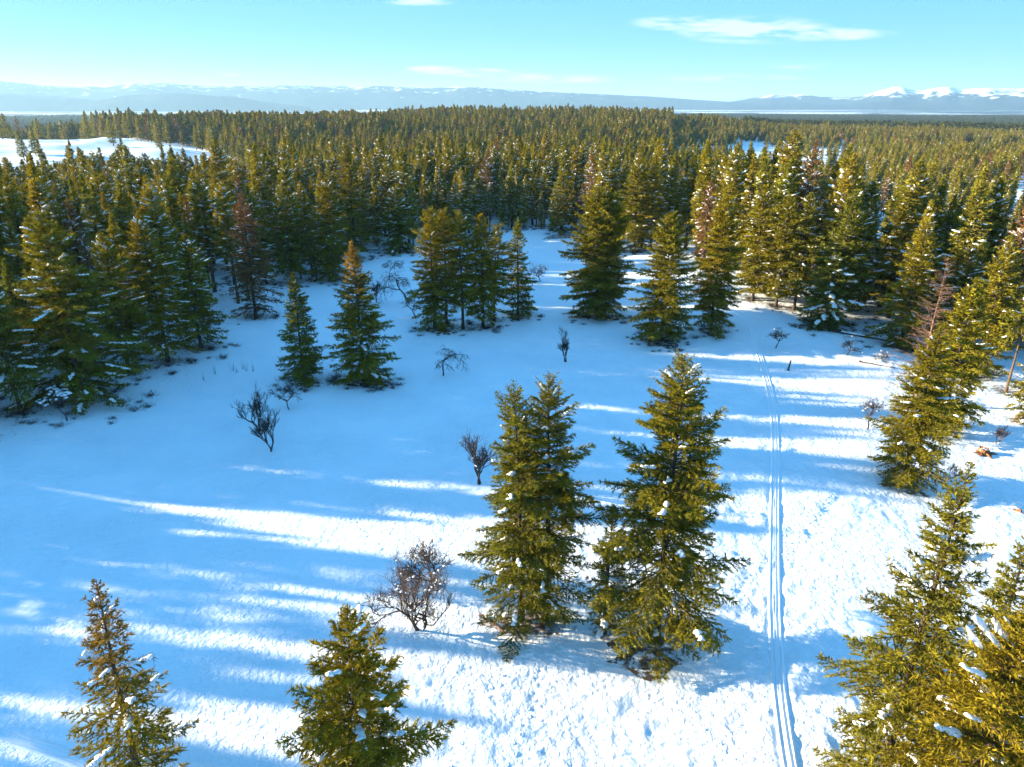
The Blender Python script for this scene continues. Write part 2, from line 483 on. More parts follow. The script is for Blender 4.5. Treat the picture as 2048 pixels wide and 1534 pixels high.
M_NEED_THIN = mat_needles('sparse_needles', [(.19, .13, .03), (.18, .125, .03)], trans=.25)

# ------------------------------------------------------------------ conifer generator
def conifer(seed, H=20., RAD=4., CB=1.5, WH=.45, NB=(4, 6), TW=.25, SP=.15, SL=.28, SW=.07, NS=3, PW=.8, UP=42, DN=-14,
            SAG=.18, GAP=.25, SNOW=40, SNOW_S=1.0, TOPK=1.0, LIMB=4, TR=.0, FOL=1.0, s0=.12, ico_=ICO1, lean=0., bare_low=0., SMAX=.95, LOWSH=.22):
    """one fir: returns Geo wood, needles, snow, top needles"""
    g = np.random.default_rng(seed)
    wood, need, snow = Geo(), Geo(), Geo()
    tr = TR or (.011 * H + .05)
    # trunk, slightly crooked
    kz = np.linspace(-.4, H, 14)
    ph = g.uniform(0, 6.28, 4)
    def tx(z): return (.012 * H) * np.sin(z / H * 3.1 + ph[0]) * (z / H) + lean * z
    def ty(z): return (.012 * H) * np.sin(z / H * 2.7 + ph[1]) * (z / H)
    P = np.stack([tx(kz), ty(kz), kz], -1)[None]
    rr = tr * np.maximum(.03, (1 - kz / H)) ** .85; rr[0] *= 1.35
    tubes(wood, P, rr[None], 8)
    # boughs
    zs = []; az = []; z = CB; a = g.uniform(0, 6.28)
    while z < H - .12:
        t = (H - z) / (H - CB)
        n = int(g.integers(NB[0], NB[1] + 1))
        for i in range(n):
            zs.append(z + g.uniform(-.5, .5) * WH * .9); az.append(a + i * 6.283 / n + g.uniform(-.5, .5))
        a += 2.4; z += WH * (.45 + .65 * t) * g.uniform(.8, 1.2)
    zs = np.clip(np.array(zs), CB * .6, H - .08); az = np.array(az); n = len(zs)
    t = np.clip((H - zs) / (H - CB), 0, 1)
    Lb = RAD * (t ** PW) * (1 - LOWSH * smooth01((t - .72) / .28)) * g.uniform(.62, 1.1, n) + .16
    lob = np.sin(az * 2 + ph[2]) * .10 + np.sin(az * 3 + zs * .8 + ph[3]) * .10 + np.sin(zs * 1.7 + az + ph[0]) * .10
    Lb *= 1 + lob
    Lb *= np.where(g.random(n) < GAP, g.uniform(.35, .7, n), 1)
    pitch = np.radians(np.interp(t, [0, .12, .4, 1], [UP + 20, UP, (UP + DN) * .45, DN]) + g.uniform(-8, 8, n))
    sag = SAG * g.uniform(.5, 1.5, n) * smooth01(t * 1.6)
    dirh = np.stack([np.cos(az), np.sin(az)], -1)
    bx, by = tx(zs), ty(zs)
    tp = np.tan(pitch); cp = np.cos(pitch)
    def BP(i, s):
        l = Lb[i] * s * cp[i]
        return np.stack([bx[i] + dirh[i, 0] * l, by[i] + dirh[i, 1] * l, zs[i] + Lb[i] * (cp[i] * tp[i] * s - sag[i] * s * s + sag[i] * .75 * s ** 3)], -1)
    # limbs
    ks = np.linspace(0, 1, LIMB)
    I = np.arange(n)
    if LIMB > 1:
        P = np.stack([BP(I, np.full(n, k)) for k in ks], 1)
        br = (.012 + .011 * Lb)[:, None] * (1.05 - ks)[None]
        tubes(wood, P, br, 3)
    # twigs
    cnt = np.maximum(1, (Lb / TW * FOL).astype(int)) * 2
    bi = np.repeat(I, cnt)
    off = np.concatenate([[0], np.cumsum(cnt)[:-1]])
    k = np.arange(len(bi)) - np.repeat(off, cnt)
    s = s0 + (1 - s0) * (np.floor(k / 2) + g.random(len(bi))) / (cnt[bi] / 2)
    keep = (g.random(len(bi)) > bare_low * smooth01((t[bi] - .4) / .6) * (s < .55))
    bi, s, k = bi[keep], s[keep], k[keep]
    side = np.where(k % 2 == 0, 1., -1.)
    e = .03
    bd = norm(BP(bi, s + e) - BP(bi, s))
    sv = np.stack([-dirh[bi, 1], dirh[bi, 0], np.zeros(len(bi))], -1)
    ang = np.radians(g.uniform(35, 68, len(bi)))
    td = bd * np.cos(ang)[:, None] + sv * (side * np.sin(ang))[:, None]
    td[:, 2] += g.uniform(-.28, .12, len(bi)); td = norm(td)
    lt = (.10 + .40 * Lb[bi] * (1 - s) ** .75 * g.uniform(.6, 1.15, len(bi)))
    lt = np.clip(lt, .1, SMAX * 1.6)
    tb = BP(bi, s)
    if LIMB >= 5:
        sel = lt > .85
        PP = np.stack([tb[sel], tb[sel] + td[sel] * lt[sel][:, None] * .85], 1)
        tubes(wood, PP, np.tile(np.array([[.011, .004]]), (sel.sum(), 1)), 3)
    # sprays
    ns = np.maximum(1, np.ceil(lt / SP)).astype(int)
    ti = np.repeat(np.arange(len(bi)), ns)
    off = np.concatenate([[0], np.cumsum(ns)[:-1]])
    k = np.arange(len(ti)) - np.repeat(off, ns)
    f = (k + g.random(len(ti))) / ns[ti]
    p = tb[ti] + td[ti] * (lt[ti] * f)[:, None]
    p[:, 2] -= .10 * lt[ti] * f * f
    # extra sprays straight along the bough, its outer half and its tip
    nb2 = np.maximum(2, (Lb / SP * .8)).astype(int)
    b2 = np.repeat(I, nb2); s2 = .35 + .65 * g.random(len(b2)) ** .7
    p2 = BP(b2, s2); d2 = norm(BP(b2, s2 + e) - BP(b2, s2))
    # leader
    nl = max(4, int(1.2 / SP)); zl = H - g.random(nl) * min(1.6, H * .1)
    p3 = np.stack([tx(zl), ty(zl), zl], -1); d3 = np.tile([0, 0, 1.], (nl, 1))
    pa = np.concatenate([p, p2, p3]); da = np.concatenate([td[ti], d2, d3])
    pa = np.repeat(pa, NS, 0); da = np.repeat(da, NS, 0); m = len(pa)
    da = norm(da + g.normal(0, .42, (m, 3)) + np.array([0, 0, .10]))
    ll = SL * g.uniform(.6, 1.25, m) * np.clip((H - pa[:, 2]) / (H * .22) + .32, .32, 1); ww = SW * g.uniform(.7, 1.3, m)
    rv = norm(np.cross(da, norm(g.normal(0, 1, (m, 3)) + np.array([0, 0, .9]))))
    pa = pa + g.normal(0, SW * .45, (m, 3))
    V = np.stack([pa + rv * ww[:, None], pa - rv * ww[:, None], pa + da * (ll * 1.05)[:, None] - np.array([0, 0, 1.]) * (ll * .10)[:, None]], 1).reshape(-1, 3)
    V[:, 2] = np.maximum(V[:, 2], .12)
    need.add(V, T=np.arange(m * 3).reshape(-1, 3))
    # snow lying on the boughs
    if SNOW:
        w = np.where(Lb > .8, Lb, 0) * (t > .08); w = w / w.sum()
        bsel = g.choice(n, SNOW, p=w)
        IV, IF = ico_
        for b in bsel:
            cl_n = len(snow.V); nlump = int(g.integers(3, 8)); s1 = g.uniform(.30, .80)
            for q in range(nlump):
                sq = s1 + q * .19 * SNOW_S / max(Lb[b], .8)
                if sq > 1.0: break
                c = BP(np.array([b]), np.array([sq]))[0]; dd = norm(BP(np.array([b]), np.array([sq + .04]))[0] - c)
                sdv = np.array([-dd[1], dd[0], 0]); sdv = sdv / (np.linalg.norm(sdv) + 1e-6); up = np.cross(dd, sdv)
                if up[2] < 0: up = -up
                A = SNOW_S * g.uniform(.16, .36); B = SNOW_S * g.uniform(.12, .30); D = SNOW_S * g.uniform(.045, .10)
                u = IV * (1 + .12 * g.normal(0, 1, (len(IV), 1)))
                c = c + sdv * g.uniform(-.10, .10) * SNOW_S; A *= 1 - .10 * q; B *= g.uniform(.6, 1.1)
                Vs = c + dd * (u[:, :1] * A) + sdv * (u[:, 1:2] * B) + np.array([0, 0, 1.]) * (u[:, 2:3] * D + .07 * SNOW_S - .25 * A * (u[:, :1] ** 2) - .3 * B * u[:, 1:2] ** 2)
                snow.add(Vs, T=IF)
            snow.clusters = getattr(snow, 'clusters', []) + [(cl_n, len(snow.V))]
    return wood, need, snow


def join_geo(name, parts):
    """parts: [(Geo, material, smooth)] -> one mesh with one slot each"""
    V = []; FT = []; FQ = []; mt = []; mq = []; st = []; sq = []; n = 0; mats = []
    for i, (g, m, s) in enumerate(parts):
        mats.append(m)
        v, F = g.arrays(); V.append(v)
        for f in F:
            if f.shape[1] == 3: FT.append(f + n); mt.append(np.full(len(f), i)); st.append(np.full(len(f), s))
            else: FQ.append(f + n); mq.append(np.full(len(f), i)); sq.append(np.full(len(f), s))
        n += len(v)
    F = []; mi = []; sm = []
    if FT: F.append(np.concatenate(FT)); mi += mt; sm += st
    if FQ: F.append(np.concatenate(FQ)); mi += mq; sm += sq
    return np_mesh(name, np.concatenate(V), F, mats, np.concatenate(mi), np.concatenate(sm))


def tree_thing(name, gs, loc, mats, rot=0., scale=1., label=None, cat='tree', group=None):
    """thing > trunk, crown, snow"""
    e = bpy.data.objects.new(name, None); e.empty_display_size = .5
    link(e); e.location = loc; e.rotation_euler = (0, 0, rot); e.scale = (scale,) * 3 if not hasattr(scale, '__len__') else scale
    set_props(e, label, cat, group)
    wood, need, snow = gs
    link(bpy.data.objects.new('trunk', wood.mesh('trunk', mats[0], True)), e)
    if need is not None and need.n: link(bpy.data.objects.new('crown', need.mesh('crown', mats[1])), e)
    if snow is not None and snow.n: link(bpy.data.objects.new('snow', snow.mesh('snow', M_SNOW, True)), e)
    return e


def copy_tree(src, loc, rot, scale, label, group):
    c = src.copy(); C.collection.objects.link(c)
    c.location = loc; c.rotation_euler = (0, 0, rot); c.scale = scale
    c['label'] = label; c['group'] = group; c['category'] = 'tree'
    for ch in list(src.children):
        d = ch.copy(); C.collection.objects.link(d); d.parent = c
    return c
#@@SETTING@@
# ================================================================== SETTING
meadow = [(-112, -120), (-92, -20), (-84, 30), (-76, 58)]
edge_px = [(-60, 905), (0, 868), (60, 832), (170, 798), (262, 742), (335, 722), (424, 688), (448, 640), (520, 600), (590, 566), (650, 568), (705, 528),
           (770, 505), (860, 488), (1000, 463), (1090, 462), (1160, 474), (1255, 500), (1320, 512), (1400, 540), (1450, 566), (1505, 598), (1600, 622),
           (1690, 648), (1780, 684), (1850, 702), (1960, 722), (2060, 728)]
ex, ey = ground_at([p[0] for p in edge_px], [p[1] for p in edge_px])
meadow += list(zip(ex.tolist(), ey.tolist())) + [(150, 88), (190, 40), (190, -120)]


def gp(px, py):
    x, y = ground_at([px], [py]); x = float(x[0]); y = float(y[0])
    return x, y, float(height(x, y))

# ---- tree placements: base pixel, top row, half width in pixels, ...
DIST = lambda x, y, z: y * math.cos(PITCH) - (z - CAM_Z) * math.sin(PITCH)
firs = []   # dicts with world position


def fir(px, py, top, hw, label, group=None, **kw):
    x, y, z = gp(px, py)
    h = height_to(y, z, top)
    rad = hw / FOC * DIST(x, y, z + h * .3)
    firs.append(dict(x=x, y=y, z=z, H=h, R=rad, label=label, group=group, kw=kw))


def P(**k): return k
near = dict(WH=.60, TW=.25, SP=.115, SL=.28, SW=.032, NS=3, LIMB=5, WIDE=1.22)
mid = dict(WH=.68, TW=.36, WIDE=1.32, SP=.29, SL=.53, SW=.080, NS=2, LIMB=4, ico_=ICO0)
# the foreground
fir(1042, 1240, 780, 106, 'olive fir with the lower top of the joined pair beside the brown bare orchard trees', 'twin firs', seed=11, **near, q=P(PW=.48, CB=1.6, SNOW=30, SNOW_S=.85, UP=40, DN=-16, GAP=.3, bare_low=.4, lean=-.022))
fir(1090, 1234, 757, 106, 'olive fir with the higher top of the joined pair, towards the biggest fir', 'twin firs', seed=12, **near, q=P(PW=.50, CB=2.2, SNOW=34, SNOW_S=.85, UP=40, DN=-14, GAP=.35, bare_low=.5, lean=.008))
fir(1312, 1280, 712, 172, 'biggest fir with long drooping boughs, standing between the twin firs and the ski track', seed=13, **dict(near, TW=.26, SP=.125, SL=.30, SW=.034, WIDE=1.30), q=P(PW=.64, CB=2.0, SNOW=22, UP=38, DN=-12, GAP=.38, SAG=.22, bare_low=.6, SNOW_S=.95, LOWSH=.42))
fir(1208, 1262, 1010, 40, 'slim young fir squeezed in under the boughs of the biggest fir', seed=14, **near, q=P(PW=.7, CB=.7, SNOW=14, UP=45, DN=-10))
fir(305, 1640, 1163, 135, 'sparse fir with a thin browned top and snowy lower boughs, alone at the lower corner', seed=15, **near, q=P(PW=.95, CB=1.2, SNOW=34, UP=35, DN=-16, GAP=.35, SNOW_S=.85, FOL=.75), mats='thin')
fir(738, 1650, 1213, 160, 'dense bushy fir with fat lumps of snow, its foot out of the picture', seed=16, **dict(near, SP=.12, SL=.28, SW=.034), q=P(PW=.72, CB=.9, SNOW=34, UP=45, DN=-12, SNOW_S=1.0, NB=(5, 7), GAP=.2))
fir(1752, 1600, 925, 150, 'tall slender golden-lit fir with snow along one bough below its middle', seed=17, **near, q=P(PW=.80, CB=1.4, SNOW=26, UP=40, DN=-14, GAP=.38, SNOW_S=1.05))
fir(1893, 1760, 1232, 190, 'soft thick golden-green fir filling the lower corner under the tall slender one', seed=18, **dict(near, TW=.30, SP=.15, SL=.32, SW=.036, NS=2), q=P(PW=.55, CB=.6, SNOW=26, UP=45, DN=-5, NB=(6, 8), GAP=.12, SNOW_S=1.3))
fir(1935, 1500, 1073, 98, 'dark-based fir cut by the picture edge above the soft thick golden-green one', seed=19, **near, q=P(PW=.75, CB=.9, SNOW=20, UP=40, DN=-12, SNOW_S=1.2))
# the right-hand line
fir(1806, 966, 655, 82, 'golden-lit fir on a brown bare patch in front of its line of firs', seed=21, **dict(near, WH=.45, TW=.26, SP=.14, SL=.30, SW=.04), q=P(PW=.72, CB=1.5, SNOW=26, UP=42, DN=-12, GAP=.3))
fir(1882, 862, 555, 74, 'golden-lit fir close behind the one on the brown bare patch', seed=22, **dict(mid, TW=.33, SP=.25), q=P(PW=.72, CB=1.5, SNOW=40, UP=42, DN=-12))
fir(1950, 752, 470, 66, 'bright golden fir reaching highest behind the bare larch', seed=23, **mid, q=P(PW=.7, CB=1.2, SNOW=40))
fir(2012, 782, 600, 50, 'pine with a bare orange lower trunk on sunlit snow', seed=24, **mid, q=P(PW=.5, CB=8.0, SNOW=20, GAP=.3), mats='pine')
fir(2046, 838, 690, 36, 'small bright fir with brown grass at its foot, cut by the picture edge', seed=25, **mid, q=P(PW=.7, CB=.5, SNOW=10))
# lone trees of the meadow
fir(608, 764, 545, 50, 'shaded fir, the shorter and narrower of the two side by side on the snow', seed=31, **dict(mid, WH=.45, TW=.32, SP=.23, SL=.42, SW=.065), q=P(PW=.85, CB=1.2, SNOW=22, UP=35, DN=-8))
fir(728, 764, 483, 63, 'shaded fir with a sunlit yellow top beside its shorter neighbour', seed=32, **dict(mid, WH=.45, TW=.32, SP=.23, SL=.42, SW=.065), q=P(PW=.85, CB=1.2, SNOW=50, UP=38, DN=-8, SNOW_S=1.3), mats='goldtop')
fir(870, 656, 420, 50, 'fir with the tallest top at the orchard side of the meadow clump', 'clump of firs in the meadow', seed=33, **mid, q=P(PW=.5, CB=1.5, SNOW=26))
fir(893, 650, 424, 46, 'fir with bare lower trunk, second in the meadow clump, close to the tallest', 'clump of firs in the meadow', seed=34, **mid, q=P(PW=.45, CB=4, SNOW=20))
fir(926, 656, 422, 44, 'thin-stemmed snowy fir in the middle of the meadow clump', 'clump of firs in the meadow', seed=35, **mid, q=P(PW=.55, CB=5, SNOW=30))
fir(966, 652, 432, 46, 'fir with a sunlit rounded top past the middle of the meadow clump', 'clump of firs in the meadow', seed=36, **mid, q=P(PW=.5, CB=3, SNOW=26))
fir(988, 640, 450, 38, 'leaning thin fir forking from the foot of its neighbour in the meadow clump', 'clump of firs in the meadow', seed=37, **mid, q=P(PW=.5, CB=5, SNOW=20, lean=.03))
fir(1036, 632, 437, 42, 'pointed fir with sunlit top, last of the meadow clump, beside the twisted bare tree', 'clump of firs in the meadow', seed=38, **mid, q=P(PW=.85, CB=1.4, SNOW=22))
fir(1194, 632, 383, 56, 'broad sunlit fir with the higher of two crowns, on a dark bare ring', 'double fir', seed=39, **dict(mid, WH=.45, TW=.34, SP=.27), q=P(PW=.36, CB=1.6, SNOW=12, lean=-.02))
fir(1206, 634, 392, 48, 'second stem of the broad double fir, its top a little lower', 'double fir', seed=40, **mid, q=P(PW=.38, CB=3.0, SNOW=10, lean=.025))
fir(1322, 682, 430, 56, 'tall fir, sunlit above and dark below, standing over a wide brown ring', seed=41, **dict(mid, WH=.45, TW=.34, SP=.27), q=P(PW=.50, CB=1.4, SNOW=16))
fir(1422, 660, 396, 50, 'tall fir with sunlit top between the one over the brown ring and the wood', seed=42, **dict(mid, WH=.45, TW=.34, SP=.27), q=P(PW=.46, CB=2.6, SNOW=20))
fir(1121, 470, 333, 26, 'small dark fir on a round bare patch at the far end of the snow', seed=43, **mid, q=P(PW=.55, CB=1.8, SNOW=40))
fir(1650, 652, 506, 58, 'low broad fir with its boughs pressed down by thick snow', seed=44, **mid, q=P(PW=.6, CB=.5, SNOW=50, SNOW_S=2.0, UP=20, DN=-25))
fir(800, 504, 372, 50, 'dark snow-laden fir at the wood edge above the weeping bare tree', seed=45, **mid, q=P(PW=.7, CB=1.5, SNOW=110, SNOW_S=1.3))
fir(512, 634, 388, 46, 'dead brown fir with thin foliage standing out from the dark wood', seed=46, **dict(mid, NS=2), q=P(PW=.62, CB=1.8, SNOW=45, FOL=.7, UP=25, DN=-14, GAP=.2), mats='dead')
# the wood's front row
fir(168, 800, 424, 108, 'huge fir leading the wood, beside the small snow-laden tree', seed=51, **dict(mid, TW=.33, SP=.25), q=P(PW=.7, CB=2.5, SNOW=130, SNOW_S=1.3, UP=35))
fir(42, 822, 560, 70, 'fir at the wood edge on sun-flecked snow, beside the picture edge', seed=52, **mid, q=P(PW=.6, CB=4, SNOW=60, SNOW_S=1.3))
fir(258, 742, 470, 66, 'snow-flecked fir in the front row, next but one from the huge fir', seed=53, **mid, q=P(PW=.65, CB=3, SNOW=90))
fir(336, 722, 425, 66, 'high fir with snow-flecked lower boughs at the bend of the wood edge', seed=54, **mid, q=P(PW=.65, CB=3, SNOW=110))
fir(402, 694, 470, 58, 'dark snow-flecked fir jutting out of the wood towards the dead brown fir', seed=55, **mid, q=P(PW=.75, CB=2, SNOW=110))
fir(585, 566, 375, 44, 'dark fir at the wood edge just behind the dead brown fir', seed=56, **mid, q=P(PW=.6, CB=3, SNOW=60))
fir(668, 560, 355, 46, 'dark snow-flecked fir at the wood edge behind the sunlit yellow-topped fir', seed=57, **mid, q=P(PW=.6, CB=2, SNOW=90))
fir(712, 520, 288, 36, 'bright yellow-green fir rising above the dark wood', seed=58, **mid, q=P(PW=.6, CB=3, SNOW=30))
fir(1268, 502, 318, 42, 'fir at the wood edge between the double fir and the brown-ring fir', seed=59, **mid, q=P(PW=.6, CB=2, SNOW=50))
fir(1505, 600, 372, 46, 'fir with clear dark trunk at the end of the ski track', seed=60, **mid, q=P(PW=.55, CB=2.5, SNOW=40))
fir(1552, 612, 392, 40, 'thin-trunked fir in the row of stems past the ski track', seed=61, **mid, q=P(PW=.5, CB=3, SNOW=40))
fir(1588, 618, 388, 42, 'thin-trunked fir beside the low snow-pressed one', seed=62, **mid, q=P(PW=.5, CB=3.2, SNOW=40))
fir(1668, 640, 385, 58, 'pale golden high fir straight behind the low snow-pressed one', seed=63, **mid, q=P(PW=.55, CB=4, SNOW=60))
fir(1800, 692, 440, 60, 'dark-footed golden fir just behind the bare larch', seed=64, **mid, q=P(PW=.65, CB=1, SNOW=60))
LARCH = gp(1832, 800)

# orchard trees: base pixel, height m, label ...
orch = [
    (886, 752, 4.8, 'weeping', 'weeping bare orchard tree with a wide low crown in the middle of the meadow'),
    (1131, 724, 5.4, 'upright', 'small upright bare tree with two stems between the meadow clump and the twin firs'),
    (1551, 697, 3.8, 'bushy', 'little bushy bare apple tree nearest the bend of the ski track'),
    (1692, 712, 3.6, 'open', 'bare apple tree with two wide arms and snow on its crown'),
    (1734, 858, 4.2, 'bushy', 'bare apple tree touching the boughs of the bare larch'),
    (520, 862, 6.4, 'upright', 'bigger bare tree with bent stems in the pair on the shaded snow'),
    (541, 903, 5.4, 'upright', 'smaller bare twiggy tree in front of the bent-stemmed one'),
    (582, 818, 3.4, 'crook', 'crooked leaning bare trunk with few twigs near the two shaded firs'),
    (958, 968, 6.6, 'upright', 'bare tree half hidden behind the lower twin fir'),
    (836, 1262, 6.6, 'old', 'old gnarled bare tree with brown twigs and snow, nearest the twin firs'),
    (868, 1172, 5.4, 'old', 'gnarled bare tree leaning over snow behind the oldest one'),
    (752, 604, 4.6, 'upright', 'thin bare tree behind the sunlit yellow-topped fir'),
    (780, 560, 4.2, 'weeping', 'small bare weeping tree by the snow-laden fir at the wood edge'),
    (819, 607, 7.4, 'weeping', 'tall thin bare weeping tree beside the meadow clump'),
    (834, 636, 5.0, 'open', 'bare leaning tree touching the tallest fir of the meadow clump'),
    (1082, 562, 5.6, 'crook', 'twisted bare tree beside the pointed fir of the meadow clump'),
    (134, 842, 4.2, 'bushy', 'small snow-laden bare tree in front of the huge fir'),
    (1772, 724, 2.2, 'open', 'broken low bare tree lying over towards the bare larch'),
]
orch_pos = [gp(a[0], a[1]) for a in orch]

# ---------------------------------------------------------------- ski track centre lines (world)
tr_px = [(1600, 1620), (1581, 1534), (1566, 1440), (1554, 1330), (1549, 1200), (1549, 1080), (1550, 980), (1551, 900), (1548, 830), (1538, 775), (1524, 725), (1512, 690), (1503, 662), (1492, 640), (1470, 622), (1440, 612)]
tx_, ty_ = ground_at([p[0] for p in tr_px], [p[1] for p in tr_px])


def catmull(pts, step=.45):
    pts = np.array(pts); out = []
    for i in range(len(pts) - 1):
        p0 = pts[max(i - 1, 0)]; p1 = pts[i]; p2 = pts[i + 1]; p3 = pts[min(i + 2, len(pts) - 1)]
        n = max(2, int(np.linalg.norm(p2 - p1) / step))
        for t in np.arange(n) / n:
            out.append(.5 * ((2 * p1) + (-p0 + p2) * t + (2 * p0 - 5 * p1 + 4 * p2 - p3) * t * t + (-p0 + 3 * p1 - 3 * p2 + p3) * t ** 3))
    out.append(pts[-1]); return np.array(out)


tracks = [catmull(list(zip(tx_, ty_)))]
bx_, by_ = ground_at([-140, -40, 60, 165, 230, 330], [1462, 1470, 1486, 1524, 1560, 1640])
tracks.append(catmull(list(zip(bx_, by_))))
TR_HALF = .46

# ---------------------------------------------------------------- ground sheet
rings = np.concatenate([[1.5, 4, 8, 12, 16], np.geomspace(19, 150, 400), np.geomspace(150, 420, 110)[1:], np.geomspace(420, 2600, 90)[1:], np.geomspace(2600, 42000, 44)[1:]])
A1 = np.radians(np.linspace(-42, 42, 580)); A2 = np.radians(np.linspace(44, 316, 92))[1:-1]
angs = np.concatenate([A1, A2])
rg, ag = np.meshgrid(rings, angs, indexing='ij')
gx = rg * np.sin(ag); gy = rg * np.cos(ag)
gz = height(gx, gy, 1)
lit = np.zeros_like(gx)
nearm = rg < 330
# sink the snow a little under the tracks, smooth it there
for tk in tracks:
    bb = (gx > tk[:, 0].min() - 3) & (gx < tk[:, 0].max() + 3) & (gy > tk[:, 1].min() - 3) & (gy < tk[:, 1].max() + 3) & nearm
    d = np.full(gx.shape, 1e9); d[bb] = poly_dist(tk[::3].tolist(), gx[bb], gy[bb], False)
    w = 1 - smooth01((d - TR_HALF * .9) / .5)
    gz = gz * (1 - w) + (height(gx, gy) - .07) * w
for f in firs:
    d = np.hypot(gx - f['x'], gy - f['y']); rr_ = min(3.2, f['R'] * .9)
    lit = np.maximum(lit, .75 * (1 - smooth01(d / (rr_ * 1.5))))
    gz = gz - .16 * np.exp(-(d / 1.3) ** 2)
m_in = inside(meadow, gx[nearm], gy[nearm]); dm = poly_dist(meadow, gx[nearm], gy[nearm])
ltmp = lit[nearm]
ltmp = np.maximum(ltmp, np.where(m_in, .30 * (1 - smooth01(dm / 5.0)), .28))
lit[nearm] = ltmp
nr, na = gx.shape
V = np.stack([gx, gy, gz], -1).reshape(-1, 3)
V = np.concatenate([V, [[0, 0, float(height(0., 0.1))]]])
i = np.arange(nr - 1)[:, None]; j = np.arange(na)[None, :]; j2 = (j + 1) % na
Q = np.stack([i * na + j, (i + 1) * na + j, (i + 1) * na + j2, i * na + j2], -1).reshape(-1, 4)
T = np.stack([np.full(na, len(V) - 1), np.arange(na), (np.arange(na) + 1) % na], -1)
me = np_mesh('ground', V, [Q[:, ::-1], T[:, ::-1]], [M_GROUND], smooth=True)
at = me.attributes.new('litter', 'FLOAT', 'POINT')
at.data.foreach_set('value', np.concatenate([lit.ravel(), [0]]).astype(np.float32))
ground = link(bpy.data.objects.new('snowy_ground', me))
set_props(ground, 'snow-covered meadow and valley floor with trodden and wind-crusted snow', kind='structure')

# ---------------------------------------------------------------- ski tracks: two grooves with raised edges
prof = np.array([(-1.02, -.09), (-.84, .015), (-.66, .05), (-.54, -.045), (-.34, -.055), (-.24, .03), (-.12, .0), (.12, .0), (.24, .03), (.34, -.055), (.54, -.045), (.66, .05), (.84, .015), (1.02, -.09)]) * np.array([.50, .85])
for ti, tk in enumerate(tracks):
    d = norm(np.gradient(tk, axis=0)); nrm = np.stack([d[:, 1], -d[:, 0]], -1)
    g = np.random.default_rng(5 + ti)
    wob = np.stack([vnoise(np.arange(len(tk)) * .45, tk[:, 0] * 0 + k * 3, 2.2, 30 + k) for k in range(len(prof))], -1) * .018 + g.normal(0, .006, (len(tk), len(prof)))
    X = tk[:, None, 0] + nrm[:, None, 0] * prof[None, :, 0]; Y = tk[:, None, 1] + nrm[:, None, 1] * prof[None, :, 0]
    Z = height(X, Y) + prof[None, :, 1] + wob + .01
    Vt = np.stack([X, Y, Z], -1).reshape(-1, 3); k = len(prof)
    i = np.arange(len(tk) - 1)[:, None]; j = np.arange(k - 1)[None, :]
    Qt = np.stack([i * k + j, (i + 1) * k + j, (i + 1) * k + j + 1, i * k + j + 1], -1).reshape(-1, 4)
    o = link(bpy.data.objects.new('ski_track', np_mesh('ski_track', Vt, [Qt], [M_SNOW], smooth=True)))
    set_props(o, ['pair of pressed grooves running up the meadow to the wood', 'faint pressed grooves curving past the sparse fir at the lower corner'][ti], kind='structure')

# ---------------------------------------------------------------- animal trails: rows of little prints with kicked-up rims
def trail(pts_px, label, step=.62, size=.10, seed=0):
    xs, ys = ground_at([p[0] for p in pts_px], [p[1] for p in pts_px])
    c = catmull(list(zip(xs, ys)), step)
    d = norm(np.gradient(c, axis=0)); nrm = np.stack([d[:, 1], -d[:, 0]], -1)
    g = np.random.default_rng(seed); geo = Geo(); th = np.arange(8) * math.pi / 4
    for q in range(len(c)):
        p = c[q] + nrm[q] * (.13 * (1 if q % 2 else -1)) + g.normal(0, .04, 2)
        s = size * g.uniform(.8, 1.25)
        z = float(height(p[0], p[1], 1))
        rx = d[q]; ry = nrm[q]; ringz = [(1.5, -.02), (1.05, .022), (.6, -.012), (.0, -.005)]
        Vv = []
        for rad_, dz in ringz[:3]:
            for a in th:
                o2 = rx * math.cos(a) * rad_ * s * 1.5 + ry * math.sin(a) * rad_ * s
                Vv.append((p[0] + o2[0], p[1] + o2[1], z + dz + g.normal(0, .006)))
        Vv.append((p[0], p[1], z))
        F = []
        for r_ in range(2):
            for a in range(8):
                F.append((r_ * 8 + a, r_ * 8 + (a + 1) % 8, r_ * 8 + 8 + (a + 1) % 8, r_ * 8 + 8 + a))
        geo.add(Vv, T=[(16 + a, 16 + (a + 1) % 8, 24) for a in range(8)], Q=F)
    o = link(bpy.data.objects.new('animal_tracks', geo.mesh('animal_tracks', M_SNOW, True)))
    set_props(o, label, kind='stuff')


trail([(1568, 1110), (1610, 1060), (1650, 1005), (1665, 990)], 'line of animal prints climbing from the ski track towards the fir on its brown patch', seed=1)
trail([(1460, 1180), (1530, 1120), (1600, 1085), (1680, 1040), (1760, 1010)], 'line of animal prints crossing the ski track beside the biggest fir', seed=2)
trail([(615, 930), (660, 985), (700, 1035), (740, 1080), (780, 1125)], 'long line of animal prints coming down the shaded snow', seed=3, step=.8)
trail([(390, 1466), (470, 1424), (560, 1388), (640, 1370)], 'animal prints slanting from the sparse fir to the dense bushy fir', seed=4)
trail([(905, 1534), (935, 1450), (985, 1380), (1050, 1310)], 'animal prints running up to the foot of the twin firs', seed=5)
trail([(1010, 1560), (1040, 1470), (1065, 1400), (1068, 1330)], 'second row of animal prints below the twin firs', seed=6)
trail([(1300, 1345), (1360, 1420), (1450, 1500), (1500, 1550)], 'animal prints leaving the foot of the biggest fir', seed=7)
trail([(620, 1320), (470, 1300), (400, 1345), (300, 1420)], 'animal prints across the snow behind the dense bushy fir', seed=8, step=.8)

